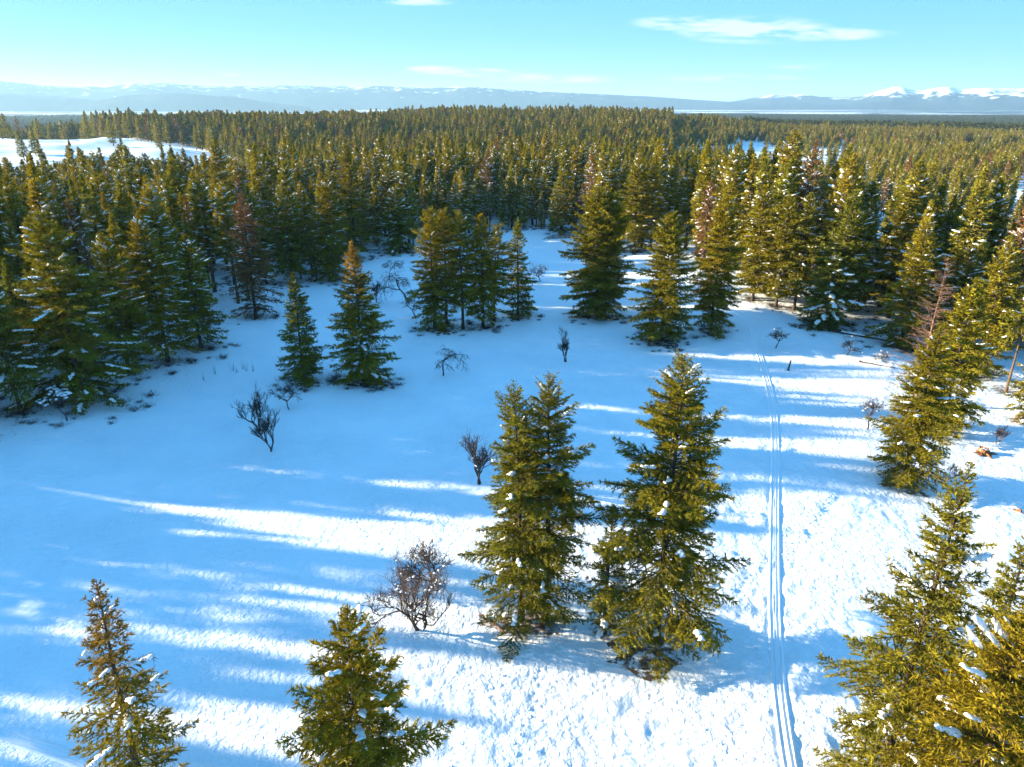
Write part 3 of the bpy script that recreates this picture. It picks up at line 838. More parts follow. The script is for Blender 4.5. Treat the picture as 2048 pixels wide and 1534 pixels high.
# ---------------------------------------------------------------- mountains
def mat_mountain(name, snow_lo, snow_hi, dark=(.035, .05, .05)):
    m, t, out = nodes_mat(name); N = t.nodes.new; K = t.links.new
    b = N('ShaderNodeBsdfDiffuse'); geo = N('ShaderNodeNewGeometry')
    sp = N('ShaderNodeSeparateXYZ'); K(geo.outputs['Position'], sp.inputs[0])
    n = N('ShaderNodeTexNoise'); n.inputs['Scale'].default_value = .0045; n.inputs['Detail'].default_value = 9; n.inputs['Roughness'].default_value = .65
    K(geo.outputs['Position'], n.inputs['Vector'])
    mr = N('ShaderNodeMapRange'); mr.inputs['From Min'].default_value = snow_lo; mr.inputs['From Max'].default_value = snow_hi
    mr.inputs['To Min'].default_value = -.22; mr.inputs['To Max'].default_value = .25; mr.clamp = False
    K(sp.outputs['Z'], mr.inputs['Value'])
    a = N('ShaderNodeMath'); a.operation = 'ADD'; K(n.outputs['Fac'], a.inputs[0]); K(mr.outputs[0], a.inputs[1])
    m2 = N('ShaderNodeMapRange'); m2.inputs['From Min'].default_value = .50; m2.inputs['From Max'].default_value = .60; K(a.outputs[0], m2.inputs['Value'])
    x = N('ShaderNodeMix'); x.data_type = 'RGBA'; K(m2.outputs[0], x.inputs['Factor'])
    x.inputs['A'].default_value = (*dark, 1); x.inputs['B'].default_value = (.80, .85, .90, 1)
    K(x.outputs['Result'], b.inputs['Color']); K(b.outputs[0], out.inputs['Surface'])
    return m


def mountain(name, ridge, r0, rc, r1, mat, label, rough=.35, seed=0, na_=420, nr_=46, lam=900):
    """ridge: crest line as photograph pixels, crest at distance rc"""
    pxs = np.array([p[0] for p in ridge], float); pys = np.array([p[1] for p in ridge], float)
    dx, dy, dz = px_ray(pxs, pys)
    azs = np.arctan2(dx, dy); zc = CAM_Z + rc * dz / np.hypot(dx, dy)
    az = np.linspace(azs[0], azs[-1], na_)
    crest = np.interp(az, azs, zc)
    u = np.linspace(0, 1, nr_)
    rr = r0 + (r1 - r0) * u
    uc = (rc - r0) / (r1 - r0)
    prof_ = np.where(u < uc, smooth01(u / uc) ** .9, smooth01((1 - u) / (1 - uc)))
    A, RR = np.meshgrid(az, rr, indexing='ij')
    X = RR * np.sin(A); Y = RR * np.cos(A)
    n = sum(vnoise(X, Y, lam / 2 ** k, seed + k) * .5 ** k for k in range(5))
    rid = 1 - 2 * np.abs(vnoise(X, Y, lam * 1.1, seed + 9)) - .8 * np.abs(vnoise(X, Y, lam * .45, seed + 10))
    base = -56.0
    hh = (crest[:, None] - base) * prof_[None]
    Z = base + hh * (1 + rough * (rid * .5 + n * .35) * np.minimum(1, 3.2 * (1 - prof_[None]) + .10))
    V = np.stack([X, Y, Z], -1).reshape(-1, 3)
    i = np.arange(na_ - 1)[:, None]; j = np.arange(nr_ - 1)[None, :]
    Q = np.stack([i * nr_ + j, (i + 1) * nr_ + j, (i + 1) * nr_ + j + 1, i * nr_ + j + 1], -1).reshape(-1, 4)
    o = link(bpy.data.objects.new(name, np_mesh(name, V, [Q[:, ::-1]], [mat], smooth=True)))
    set_props(o, label, kind='structure')
    return o


MM1 = mat_mountain('forested_range', 60, 620)
MM2 = mat_mountain('snowy_range', 40, 300)
mountain('mountain_range', [(-500, 190), (-350, 172), (-200, 160), (0, 163), (60, 168), (140, 174), (200, 172), (265, 166), (310, 167), (360, 169), (430, 172), (520, 172), (600, 170), (680, 173), (760, 172), (850, 175), (950, 174), (1010, 178), (1080, 183), (1150, 186), (1230, 190), (1330, 195), (1400, 200), (1500, 206), (1640, 210)],
         12500, 15000, 18000, MM1, 'long blue forested mountain range across the valley', seed=51, na_=440)
mountain('hill', [(90, 214), (160, 205), (200, 199), (250, 191), (290, 189), (320, 186), (360, 187), (400, 188), (430, 191), (465, 192), (500, 199), (540, 206), (620, 214)], 10800, 11900, 13000, MM1, 'lower dark hill in front of the forested mountain range', seed=61, na_=140, nr_=30, lam=600, rough=.45)
mountain('mountain', [(-420, 214), (-250, 196), (-100, 188), (0, 186), (100, 192), (200, 200), (330, 214)], 11000, 12400, 13800, MM1, 'lower shoulder of blue mountains beyond the snow fields', seed=66, na_=160, nr_=30, lam=700, rough=.45)
mountain('mountain_range', [(1380, 212), (1450, 205), (1500, 197), (1530, 192), (1545, 188), (1570, 190), (1610, 188), (1640, 193), (1700, 194), (1730, 190), (1760, 184), (1790, 178), (1815, 180), (1850, 181), (1880, 175), (1900, 174), (1925, 180), (1950, 178), (1985, 178), (2048, 177), (2150, 172), (2300, 178), (2500, 186), (2700, 206)],
         13000, 16500, 20000, MM2, 'snow-covered mountain range at the end of the valley', seed=71, na_=440, rough=.55, lam=1000)
#@@P3@@
# ================================================================== TREES
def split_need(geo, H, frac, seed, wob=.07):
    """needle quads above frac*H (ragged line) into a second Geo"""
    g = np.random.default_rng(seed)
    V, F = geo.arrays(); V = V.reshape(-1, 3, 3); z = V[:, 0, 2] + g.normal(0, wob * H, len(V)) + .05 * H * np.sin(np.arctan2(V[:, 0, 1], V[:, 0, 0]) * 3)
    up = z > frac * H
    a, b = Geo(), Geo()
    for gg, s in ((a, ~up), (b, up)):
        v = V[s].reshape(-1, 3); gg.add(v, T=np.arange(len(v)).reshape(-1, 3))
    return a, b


gkeys = ('WH', 'TW', 'SP', 'SL', 'SW', 'NS', 'LIMB', 'ico_')
for f in firs:
    kw = dict(f['kw']); q = kw.pop('q', {}); mats = kw.pop('mats', None); kw.update(q)
    seed = kw.pop('seed'); f['R'] *= kw.pop('WIDE', 1.0); is_near = kw.get('ico_') is None
    wood, need, snow = conifer(seed, H=f['H'], RAD=f['R'], **kw)
    e = bpy.data.objects.new('fir_tree' if mats != 'pine' else 'pine_tree', None); link(e)
    e.location = (f['x'], f['y'], f['z']); e.empty_display_size = .5
    set_props(e, f['label'], 'tree', f['group'])
    bark = M_BARK2 if mats == 'pine' else M_BARK
    link(bpy.data.objects.new('trunk', wood.mesh('trunk', bark, True)), e)
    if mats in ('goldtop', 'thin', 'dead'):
        lo, hi = split_need(need, f['H'], {'goldtop': .70, 'thin': .62, 'dead': .40}[mats], seed)  # goldtop: needles above a ragged line take the yellower material
        M1, M2, lab = {'goldtop': (M_NEED, M_NEED_GOLD, 'yellow top of the crown'), 'thin': (M_NEED, M_NEED_THIN, 'thin browned top of the crown'),
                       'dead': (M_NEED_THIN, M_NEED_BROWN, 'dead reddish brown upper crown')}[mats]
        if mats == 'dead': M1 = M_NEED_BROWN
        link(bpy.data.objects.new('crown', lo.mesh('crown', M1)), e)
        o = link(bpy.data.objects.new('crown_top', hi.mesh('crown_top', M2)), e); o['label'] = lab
    else:
        link(bpy.data.objects.new('crown', need.mesh('crown', M_NEED)), e)
    if is_near:
        for a, b in snow.clusters:                          # big lumps one can tell apart
            if b > a:
                sc_ = Geo()
                for v in snow.V[a:b]: sc_.add(v, T=ICO1[1])
                link(bpy.data.objects.new('snow_lump', sc_.mesh('snow_lump', M_SNOW, True)), e)
    elif snow.n:
        set_props(link(bpy.data.objects.new('snow', snow.mesh('snow', M_SNOW, True)), e), kind='stuff')

# ---- bare larch
def larch(seed, H, RAD, CB, dens=1.0):
    g = np.random.default_rng(seed); wood = Geo()
    kz = np.linspace(-.3, H, 16); P_ = np.stack([.10 * np.sin(kz * .5), .10 * np.cos(kz * .4), kz], -1)[None]
    tubes(wood, P_, (.20 * np.maximum(.04, 1 - kz / H))[None], 7)
    n = int(150 * dens); zs = CB + (H - CB) * g.random(n) ** .9; t = (H - zs) / (H - CB); az = g.uniform(0, 6.28, n)
    Lb = RAD * t ** .75 * g.uniform(.55, 1.15, n) + .2
    ks = np.linspace(0, 1, 5)
    sl = np.interp(t, [0, .2, 1], [.9, .25, -.12])
    PB = np.stack([np.stack([np.cos(az) * Lb * k, np.sin(az) * Lb * k, zs + Lb * (sl * k + .12 * k * k + .05 * np.sin(k * 7 + az))], -1) for k in ks], 1)
    tubes(wood, PB, (.020 + .010 * Lb)[:, None] * (1.05 - ks)[None], 3)
    cnt = np.maximum(2, (Lb / .13).astype(int)); bi = np.repeat(np.arange(n), cnt); s = g.random(len(bi)) * .85 + .15
    f = s * 4; i0 = np.minimum(3, f.astype(int)); p = PB[bi, i0] * (1 - (f - i0))[:, None] + PB[bi, i0 + 1] * (f - i0)[:, None]
    sd_ = np.where(g.random(len(bi)) < .5, 1., -1.)
    d = np.stack([np.cos(az[bi] + sd_ * .9), np.sin(az[bi] + sd_ * .9), g.uniform(-.5, .35, len(bi))], -1)
    lt = (.15 + .28 * Lb[bi] * (1 - s)) * g.uniform(.5, 1.2, len(bi))
    m = p + d * (lt * .5)[:, None] + g.normal(0, .02, (len(bi), 3)); q = p + d * lt[:, None] + np.array([0, 0, -.05])
    tubes(wood, np.stack([p, m, q], 1), np.tile(np.array([[.012, .009, .005]]), (len(bi), 1)), 3)
    return wood


x, y, z = LARCH
HL = height_to(y, z, 513)
e = bpy.data.objects.new('larch_tree', None); link(e); e.location = LARCH
set_props(e, 'bare reddish brown larch with long level twigs beside the line of golden firs', 'tree')
wl = larch(3, HL, 82 / FOC * DIST(x, y, z), 1.5)
Vl, Fl = wl.arrays()
link(bpy.data.objects.new('trunk', wl.mesh('trunk', M_LARCH, True)), e)

# ---- bare orchard trees
def bare_tree(seed, H, style='upright', twig=1.0):
    g = np.random.default_rng(seed); segs = {}
    tips = []
    S = dict(upright=(.42, .85, .20, 0), weeping=(.85, .8, .02, -.55), bushy=(.95, .8, .05, -.05), open=(1.1, .9, .03, -.1), crook=(.7, 1.0, .05, -.1), old=(.36, 1.35, .10, .05))[style]
    spread, wander, up, weep = S
    def grow(p, d, r, L_, dep):
        n = 5 if dep < 2 else 4
        pts = [p]; dd = d.copy()
        for i in range(n - 1):
            dd = dd + g.normal(0, .26 * wander, 3) + np.array([0, 0, up])
            if dep >= 2 and weep: dd = dd + np.array([0, 0, weep * .55])
            dd /= np.linalg.norm(dd); pts.append(pts[-1] + dd * L_ / (n - 1))
        pts = np.array(pts); pts[:, 2] = np.maximum(pts[:, 2], -.3 if dep == 0 else .08)
        rr = np.linspace(r, r * (.55 if dep < 3 else .35), n)
        segs.setdefault(n, []).append((pts, rr)); 
        if dep >= 4: tips.append(pts[1]); return
        nc = [int(g.integers(3, 5)), int(g.integers(4, 6)), int(g.integers(5, 8)), int(g.integers(4, 8) * twig)][dep]
        for c in range(nc):
            s = g.uniform(.35, 1) if c else 1.0
            if dep == 0: s = g.uniform(.62 if style != 'old' else .25, 1.0)
            f_ = s * (n - 1); i0 = min(n - 2, int(f_)); q = pts[i0] * (1 - f_ + i0) + pts[i0 + 1] * (f_ - i0)
            t_ = norm(pts[i0 + 1] - pts[i0])
            a = g.uniform(0, 6.28); ref = np.array([math.cos(a), math.sin(a), .1])
            v = t_ * (1 - .45 * spread) + ref * spread * g.uniform(.6, 1.15); v /= np.linalg.norm(v)
            grow(q, v, r * (.62 if dep < 2 else .5) * g.uniform(.8, 1.1), L_ * g.uniform(.5, .85) * (.95 if dep else 1.0) * (1.1 if c == 0 and style in ('old', 'upright') else 1.0), dep + 1)
    lean = {'crook': .5, 'old': .16}.get(style, .08)
    stems = {'upright': 2, 'old': 3}.get(style, 1)
    for s in range(stems):
        a = g.uniform(0, 6.28)
        d0 = np.array([math.cos(a) * lean * (1.6 if stems > 1 else 1), math.sin(a) * lean, 1.]); d0 /= np.linalg.norm(d0)
        grow(np.array([.12 * s, .08 * s, -.2]), d0, .026 * H / (1 + .25 * (stems - 1)), H * (.36 if style != 'open' else .28), 0)
    zmax = max(p[:, 2].max() for k in segs for p, r in segs[k])
    sc = H / zmax
    geo = Geo()
    for k in segs:
        tubes(geo, np.array([p for p, r in segs[k]]) * sc, np.maximum(.011, np.array([r for p, r in segs[k]])), 4 if k == 5 else 3)
    return geo, np.array(tips) * sc


def lumps(points, g, size, n):
    geo = Geo(); IV, IF = ICO0
    if len(points) == 0: return geo
    for i in g.choice(len(points), min(n, len(points)), replace=False):
        a = g.uniform(.5, 1.2) * size
        th = g.uniform(0, 6.28); rot = np.array([[math.cos(th), -math.sin(th), 0], [math.sin(th), math.cos(th), 0], [0, 0, 1]])
        u = IV * (1 + .2 * g.normal(0, 1, (12, 1))) * np.array([a, a * .6, a * .4])
        geo.add(points[i] + u @ rot.T + np.array([0, 0, a * .15]), T=IF)
    return geo


for k, ((px, py, h_, style, lab), (x, y, z)) in enumerate(zip(orch, orch_pos)):
    geo, tips = bare_tree(100 + k * 3, h_, style)
    e = bpy.data.objects.new('orchard_tree', None); link(e); e.location = (x, y, z)
    set_props(e, lab, 'tree', 'bare old orchard trees in the meadow')
    link(bpy.data.objects.new('trunk', geo.mesh('trunk', M_OLD if style == 'old' else M_TWIG, True)), e)
    g = np.random.default_rng(k)
    nl = {'bushy': 26, 'old': 60, 'open': 26}.get(style, 14)
    if k == 16: nl = 80
    sg = lumps(tips, g, .15 if k != 16 else .30, nl)
    if sg.n: set_props(link(bpy.data.objects.new('snow', sg.mesh('snow', M_SNOW, True)), e), kind='stuff')

# ---- forest tree kinds (unit height 20 m)
fk = []
for k in range(10):
    g = random.Random(k)
    fk.append(dict(seed=200 + k, RAD=g.uniform(2.5, 3.4), PW=g.choice([.6, .7, .8, .9]), CB=g.uniform(2.0, 5.0), UP=g.uniform(34, 48), DN=g.uniform(-16, -4), GAP=g.uniform(.1, .3),
                   SNOW=int(g.uniform(30, 75)), SNOW_S=1.25, lean=g.uniform(-.01, .01)))
for k in range(2):                  # pines: high open crowns
    fk.append(dict(seed=230 + k, RAD=2.7, PW=.38, CB=7.5 + k, UP=45, DN=5, GAP=.25, SNOW=50, SNOW_S=1.3, NB=(3, 5)))
KIND_SETS = []
for k, a in enumerate(fk):
    w_, n_, s_ = conifer(H=20., WH=.55, TW=.34, SP=.24, SL=.50, SW=.075, NS=3, LIMB=3, ico_=ICO0, **a)
    KIND_SETS.append((w_.mesh('trunk', M_BARK if k < 10 else M_BARK2, True), n_.mesh('crown', M_NEED_FOREST), s_.mesh('snow', M_SNOW, True), (w_, n_, s_)))
# dead brown one and a bare one
w_, n_, s_ = conifer(seed=240, H=20., RAD=2.8, CB=3, PW=.6, WH=.6, TW=.4, SP=.28, SL=.4, SW=.07, NS=2, LIMB=3, ico_=ICO0, SNOW=40, FOL=.8)
KIND_SETS.append((w_.mesh('trunk', M_BARK, True), n_.mesh('crown', M_NEED_BROWN), s_.mesh('snow', M_SNOW, True), (w_, n_, s_)))
wb = larch(9, 20., 2.6, 4, .8)

lib = bpy.data.collections.new('forest_tree_kinds')
def lib_add(idx, me):
    o = bpy.data.objects.new('k%02d' % idx, me); lib.objects.link(o)
NMID = 0
for k, (a, b, c, gs) in enumerate(KIND_SETS):
    if k in (1, 3, 5, 8, 9): continue
    lib_add(NMID, join_geo('fir_near', [(gs[0], M_BARK if k < 10 else M_BARK2, True), (gs[1], M_NEED_FOREST if k < 12 else M_NEED_BROWN, False), (gs[2], M_SNOW, True)])); NMID += 1
lib_add(NMID, wb.mesh('larch_near', M_LARCH, True)); NMID += 1
NLOW = 0
for k in range(8):
    a = dict(fk[k]); a['SNOW'] = 14; a['SNOW_S'] = 1.6; a['PW'] = max(.8, a['PW']); a['RAD'] *= 1.12
    w_, n_, s_ = conifer(H=20., WH=.75, TW=.65, SP=.42, SL=1.0, SW=.17, NS=2, LIMB=0, ico_=ICO0, **a)
    lib_add(NMID + NLOW, join_geo('fir_far', [(w_, M_BARK, True), (n_, M_NEED_FOREST, False), (s_, M_SNOW, True)])); NLOW += 1
w_, n_, s_ = conifer(seed=241, H=20., RAD=2.7, CB=3, PW=.55, WH=.9, TW=.9, SP=.6, SL=.9, SW=.18, NS=2, LIMB=0, ico_=ICO0, SNOW=10, SNOW_S=1.6)
lib_add(NMID + NLOW, join_geo('dead_far', [(w_, M_BARK, True), (n_, M_NEED_BROWN, False), (s_, M_SNOW, True)])); NLOW += 1

# ---------------------------------------------------------------- forest positions
g = np.random.default_rng(77)
def jitter_grid(x0, x1, y0, y1, sp):
    xs = np.arange(x0, x1, sp); ys = np.arange(y0, y1, sp)
    X, Y = np.meshgrid(xs, ys); X = X.ravel() + g.uniform(-.42, .42, X.size) * sp; Y = Y.ravel() + g.uniform(-.42, .42, Y.size) * sp
    return X, Y


X, Y = jitter_grid(-1250, 1250, -120, 1560, 5.2)
r = np.hypot(X, Y); az = np.degrees(np.arctan2(X, Y))
ok = (r < 1520) & (Y > -110) & ((np.abs(az) < 48) | ((X < 0) & (r < 330)))
ok &= ~inside(meadow, X, Y)
X, Y, r, az = X[ok], Y[ok], r[ok], az[ok]
dm = poly_dist(meadow, X, Y)
ok = dm > 1.5
# density: thinner wood with clearings towards the right; thin belt left of the foreground
dens = np.full(len(X), .86)
dens = dens * np.where(vnoise(X, Y, 16, 26) < -.35, .45, 1.0)
cl = vnoise(X, Y, 75, 21) + .6 * vnoise(X, Y, 30, 22)
right = smooth01((az - 12) / 10) * smooth01((r - 130) / 60) * (1 - smooth01((r - 900) / 300))
dens = np.where(right > .5, np.where(cl > .0, .07, .66), dens)
dens = np.where((az > -5) & (r > 480), np.where(cl > .75, .1, dens * .8), dens)
dens = dens * (1 - .42 * smooth01((r - 260) / 250))
belt = (az < -37) & (Y < 74)
dens = np.where(belt, np.where((dm < 85) & (vnoise(X, Y, 6, 23) > -.35), .72, .25), dens)
dens = np.where((X > 0) & (Y < 95), .12, dens)
ok &= g.random(len(X)) < dens
# snow field of the gravel pit
backR = np.interp(az, [-60, -34, -30, -26, -23, -20.3], [1120, 1090, 1000, 830, 760, 640])
field = (az < -20.3) & (r > 455) & (r < backR)
ok &= ~field | (g.random(len(X)) < .018)
# clearings seen between the crowns
for px, py, a, b in [(1850, 388, 24, 26), (1705, 462, 16, 22), (1600, 335, 40, 45), (1335, 318, 60, 40), (1460, 306, 45, 45), (1990, 442, 26, 24), (1755, 345, 30, 36), (1960, 500, 20, 18), (1560, 300, 60, 50), (1760, 420, 14, 20)]:
    cx, cy_, _ = gp(px, py)
    ok &= ((X - cx) / a) ** 2 + ((Y - cy_) / b) ** 2 > 1
for f in firs: ok &= np.hypot(X - f['x'], Y - f['y']) > 3.2
ok &= np.hypot(X - LARCH[0], Y - LARCH[1]) > 5
# keep the corner with single pines open
X, Y, r, az, dm = X[ok], Y[ok], r[ok], az[ok], dm[ok]
Z = height(X, Y)
Ht = 20.5 + 3.0 * vnoise(X, Y, 40, 31) + g.normal(0, 3.2, len(X))
Ht = np.where(g.random(len(X)) < .12, Ht * g.uniform(.45, .75, len(X)), Ht)
Ht = np.where((az > 12) & (r > 190), Ht * .70, Ht)
Ht = np.where((az < -19.5) & (r > 300) & (r < 600), Ht * (1 - .36 * smooth01((r - 300) / 120)), Ht)
Ht = np.where((az < -18) & (r > 700), Ht * 1.12, Ht)
Ht = np.where((az < -33) & (Y < 105), Ht * .90, Ht)
Ht = np.clip(Ht, 6, 29)
kind = g.integers(0, 12, len(X)); kind = np.where(g.random(len(X)) < .05, 12, kind)
rot = g.uniform(0, 6.28, len(X)); tlx = g.normal(0, .022, len(X)); tly = g.normal(0, .022, len(X)); wsc = g.uniform(.78, 1.30, len(X)) * (1 + .28 * smooth01((r - 240) / 250))
px, pyt = project(X, Y, Z + Ht)
_, pyb = project(X, Y, Z)
vis = (px > -60) & (px < 2110) & (pyt < 1534) & (Y > 5)
dep = np.where(vis, Y * math.cos(PITCH) - (Z - CAM_Z) * math.sin(PITCH), 1e9)
# the 250 that show largest: near ones, counting height against how deep in the wood they stand
score = Ht / dep * np.where(dm < 12, 1.0, np.where(dm < 28, .82, .70))
order = np.argsort(-score); N_THING = 300 - len(firs) + 2
things = order[:N_THING]; rest = np.ones(len(X), bool); rest[things] = False


def where_words(az, dm_):
    row = 'front row' if dm_ < 7 else ('second rows' if dm_ < 20 else 'depth')
    if az < -29: return row, 'behind the sun-flecked snow'
    if az < -22: return row, 'behind the huge fir'
    if az < -17: return row, 'just beyond the huge fir'
    if az < -12: return row, 'behind the dead brown fir'
    if az < -4: return row, 'behind the meadow clump'
    if az < 4: return row, 'at the snow\'s far end'
    if az < 11: return row, 'behind the double fir'
    if az < 17: return row, 'behind the tall brown-ring fir'
    if az < 25: return row, 'behind the low snow-pressed fir'
    return row, 'behind the bare larch'


for i in things:
    h_ = float(Ht[i]); k = int(kind[i]); s = h_ / 20.0; w = s * float(wsc[i])
    e = bpy.data.objects.new('pine_tree' if k in (10, 11) else 'fir_tree', None); link(e)
    e.location = (float(X[i]), float(Y[i]), float(Z[i])); e.rotation_euler = (float(tlx[i]), float(tly[i]), float(rot[i])); e.scale = (w, w, s)
    row, wh = where_words(az[i], dm[i])
    size = 'tall' if h_ > 22.5 else ('short' if h_ < 16 else 'medium')
    tr_ = '' if k >= 12 else (('snowy ' if fk[k]['SNOW'] > 58 else '') + ('' if k >= 10 else ('pointed ' if fk[k]['PW'] > .75 else ('full-topped ' if fk[k]['PW'] < .65 else ''))))
    sort = 'pine' if k in (10, 11) else ('browned fir' if k == 12 else ('broad fir' if wsc[i] > 1.08 else ('slim fir' if wsc[i] < .96 else 'fir')))
    set_props(e, f'{size} {tr_}{sort} in the wood\'s {row} {wh}', 'tree', f'conifers in the {row} {wh}')
    a, b, c, _ = KIND_SETS[k]
    link(bpy.data.objects.new('trunk', a), e); link(bpy.data.objects.new('crown', b), e); set_props(link(bpy.data.objects.new('snow', c), e), kind='stuff')


def scatter(name, coll, P_, rotz, scl, idx, label):
    gt_ = np.random.default_rng(len(P_))
    me = bpy.data.meshes.new(name); me.vertices.add(len(P_)); me.vertices.foreach_set('co', P_.astype(np.float32).ravel())
    a = me.attributes.new('rot', 'FLOAT_VECTOR', 'POINT'); a.data.foreach_set('vector', np.stack([gt_.normal(0, .025, len(rotz)), gt_.normal(0, .025, len(rotz)), rotz], -1).astype(np.float32).ravel())
    a = me.attributes.new('scl', 'FLOAT_VECTOR', 'POINT'); a.data.foreach_set('vector', scl.astype(np.float32).ravel())
    a = me.attributes.new('kind', 'INT', 'POINT'); a.data.foreach_set('value', idx.astype(np.int32))
    me.update()
    ng = bpy.data.node_groups.new(name + '_scatter', 'GeometryNodeTree')
    ng.interface.new_socket('Geometry', in_out='INPUT', socket_type='NodeSocketGeometry')
    ng.interface.new_socket('Geometry', in_out='OUTPUT', socket_type='NodeSocketGeometry')
    N = ng.nodes.new; K = ng.links.new
    gi = N('NodeGroupInput'); go = N('NodeGroupOutput'); ip = N('GeometryNodeInstanceOnPoints'); ci = N('GeometryNodeCollectionInfo')
    ci.inputs['Collection'].default_value = coll; ci.inputs['Separate Children'].default_value = True; ci.inputs['Reset Children'].default_value = True
    K(gi.outputs[0], ip.inputs['Points']); K(ci.outputs[0], ip.inputs['Instance']); ip.inputs['Pick Instance'].default_value = True
    for nm_, ty, sock in (('kind', 'INT', 'Instance Index'), ('rot', 'FLOAT_VECTOR', 'Rotation'), ('scl', 'FLOAT_VECTOR', 'Scale')):
        na = N('GeometryNodeInputNamedAttribute'); na.data_type = ty; na.inputs['Name'].default_value = nm_
        K(na.outputs['Attribute'], ip.inputs[sock])
    K(ip.outputs[0], go.inputs[0])
    o = link(bpy.data.objects.new(name, me)); md = o.modifiers.new('scatter', 'NODES'); md.node_group = ng
    set_props(o, label, kind='stuff')
    return o


far_ = (r[rest] > 330) | ~vis[rest]
kk = kind[rest]
nearmap = np.array([0, 0, 1, 1, 2, 2, 3, 4, 3, 4, 5, 6, 7, 8])
kk = np.where((kk < 12) & (g.random(len(kk)) < .025) & ~far_, 13, kk)
idx = np.where(far_, np.where(kk == 12, NMID + NLOW - 1, NMID + kk % (NLOW - 1)), nearmap[kk])
s = Ht[rest] / 20.; ws = s * wsc[rest]
scatter('forest', lib, np.stack([X[rest], Y[rest], Z[rest]], -1), rot[rest], np.stack([ws, ws, s], -1), idx, 'conifer forest covering the low hills beyond the nearer trees')

# ---- distant woods on the plain
lib2 = bpy.data.collections.new('distant_tree_kinds')
for k in range(5):
    w_, n_, s_ = conifer(seed=300 + k, H=20., RAD=3.6, CB=3, PW=.6, WH=2.4, NB=(4, 5), TW=1.8, SP=1.4, SL=3.2, SW=.8, NS=1, LIMB=0, SNOW=6, SNOW_S=3, ico_=ICO0)
    n2 = Geo(); vv, ff = n_.arrays(); n2.add(vv, T=ff[0]); lib2.objects.link(bpy.data.objects.new('d%02d' % k, join_geo('fir_distant', [(n2, M_NEED_FAR, False), (s_, M_SNOW, True)])))
X, Y = jitter_grid(-3900, 3900, 1150, 5600, 15)
r = np.hypot(X, Y); az = np.degrees(np.arctan2(X, Y))
wn_ = vnoise(X, Y * 1.0, 900, 41) + .6 * vnoise(X, Y, 350, 42) + .3 * vnoise(X, Y, 120, 43)
ok = (r > 1500) & (r < 5600) & (np.abs(az) < 46)
thr = np.full(len(X), -.25)
thr = np.where((az < -16) & (r > 3000) & (r < 5200) & (az > -34.5), -1.2, thr)
thr = np.where((az > 17) & (r < 5400), -.9, thr)
thr = np.where((az < -30) & (r < 3300), .1, thr)
thr = np.where((az > 7) & (az < 17), .45, thr)
ok &= (wn_ > thr)
X, Y, r = X[ok], Y[ok], r[ok]
n = len(X); Z = height(X, Y); s = g.uniform(.75, 1.25, n)
scatter('distant_woods', lib2, np.stack([X, Y, Z], -1), g.uniform(0, 6.28, n), np.stack([s * 1.7, s * 1.7, s], -1), g.integers(0, 5, n), 'hazy dark woods on the valley floor between snow fields')

# ---------------------------------------------------------------- undergrowth at the wood's foot and round lone trees
lib3 = bpy.data.collections.new('undergrowth_kinds')
for k in range(4):
    gb = np.random.default_rng(400 + k); m = 60
    p0 = np.stack([gb.normal(0, .28, m), gb.normal(0, .28, m), np.full(m, -.05)], -1)
    d = norm(np.stack([gb.normal(0, .6, m), gb.normal(0, .6, m), gb.uniform(.4, 1.2, m)], -1)) * gb.uniform(.3, 1.0, (m, 1))
    geo = Geo(); tubes(geo, np.stack([p0, p0 + d * .55 + gb.normal(0, .05, (m, 3)), p0 + d], 1), np.tile([[.016, .010, .004]], (m, 1)), 3)
    q0 = p0 + d * .5; d2 = norm(d + gb.normal(0, .5, (m, 3))) * .35
    tubes(geo, np.stack([q0, q0 + d2], 1), np.tile([[.008, .004]], (m, 1)), 3)
    lib3.objects.link(bpy.data.objects.new('u%02d' % k, geo.mesh('bush', M_TWIG, True)))
Xu, Yu = jitter_grid(-130, 150, 30, 260, 1.15)
du = poly_dist(meadow, Xu, Yu); inn = inside(meadow, Xu, Yu)
sg = np.where(inn, du, -du)
pr = np.where(sg < -14, 0, np.where(sg < 0, .30, .30 * np.exp(-sg / 1.6))) * (vnoise(Xu, Yu, 7, 51) > -.1)
pr = np.where(Xu > 62, pr * .25, pr)
for f in firs[14:]:
    d = np.hypot(Xu - f['x'], Yu - f['y']); pr = np.maximum(pr, np.where((d < f['R'] * .95) & (d > .6), .26, 0))
ok = (g.random(len(Xu)) < pr) & (np.abs(np.degrees(np.arctan2(Xu, Yu))) < 42)
Xu, Yu = Xu[ok], Yu[ok]; n = len(Xu); s = g.uniform(.4, 1.15, n)
scatter('undergrowth', lib3, np.stack([Xu, Yu, height(Xu, Yu)], -1), g.uniform(0, 6.28, n), np.stack([s * 1.2, s * 1.2, s * .8], -1), g.integers(0, 4, n), 'leafless twiggy undergrowth along the foot of the wood and under lone trees')

# a few bare stems standing in the snow by themselves
gs_ = Geo(); gb = np.random.default_rng(8)
for (px_, py_) in [(466, 742), (474, 745), (486, 738), (492, 742), (408, 760), (430, 748), (505, 742)]:
    x, y, z = gp(px_, py_)
    for q in range(5):
        p0 = np.array([x + gb.normal(0, .1), y + gb.normal(0, .1), z - .05]); d = np.array([gb.normal(0, .12), gb.normal(0, .12), 1.]) * gb.uniform(.6, 1.8)
        tubes(gs_, np.stack([p0, p0 + d * .5, p0 + d])[None], np.array([[.02, .014, .005]]), 3)
set_props(link(bpy.data.objects.new('weed_stalks', gs_.mesh('weed_stalks', M_TWIG))), 'thin dry stalks poking out of the shaded snow before the wood', kind='stuff')

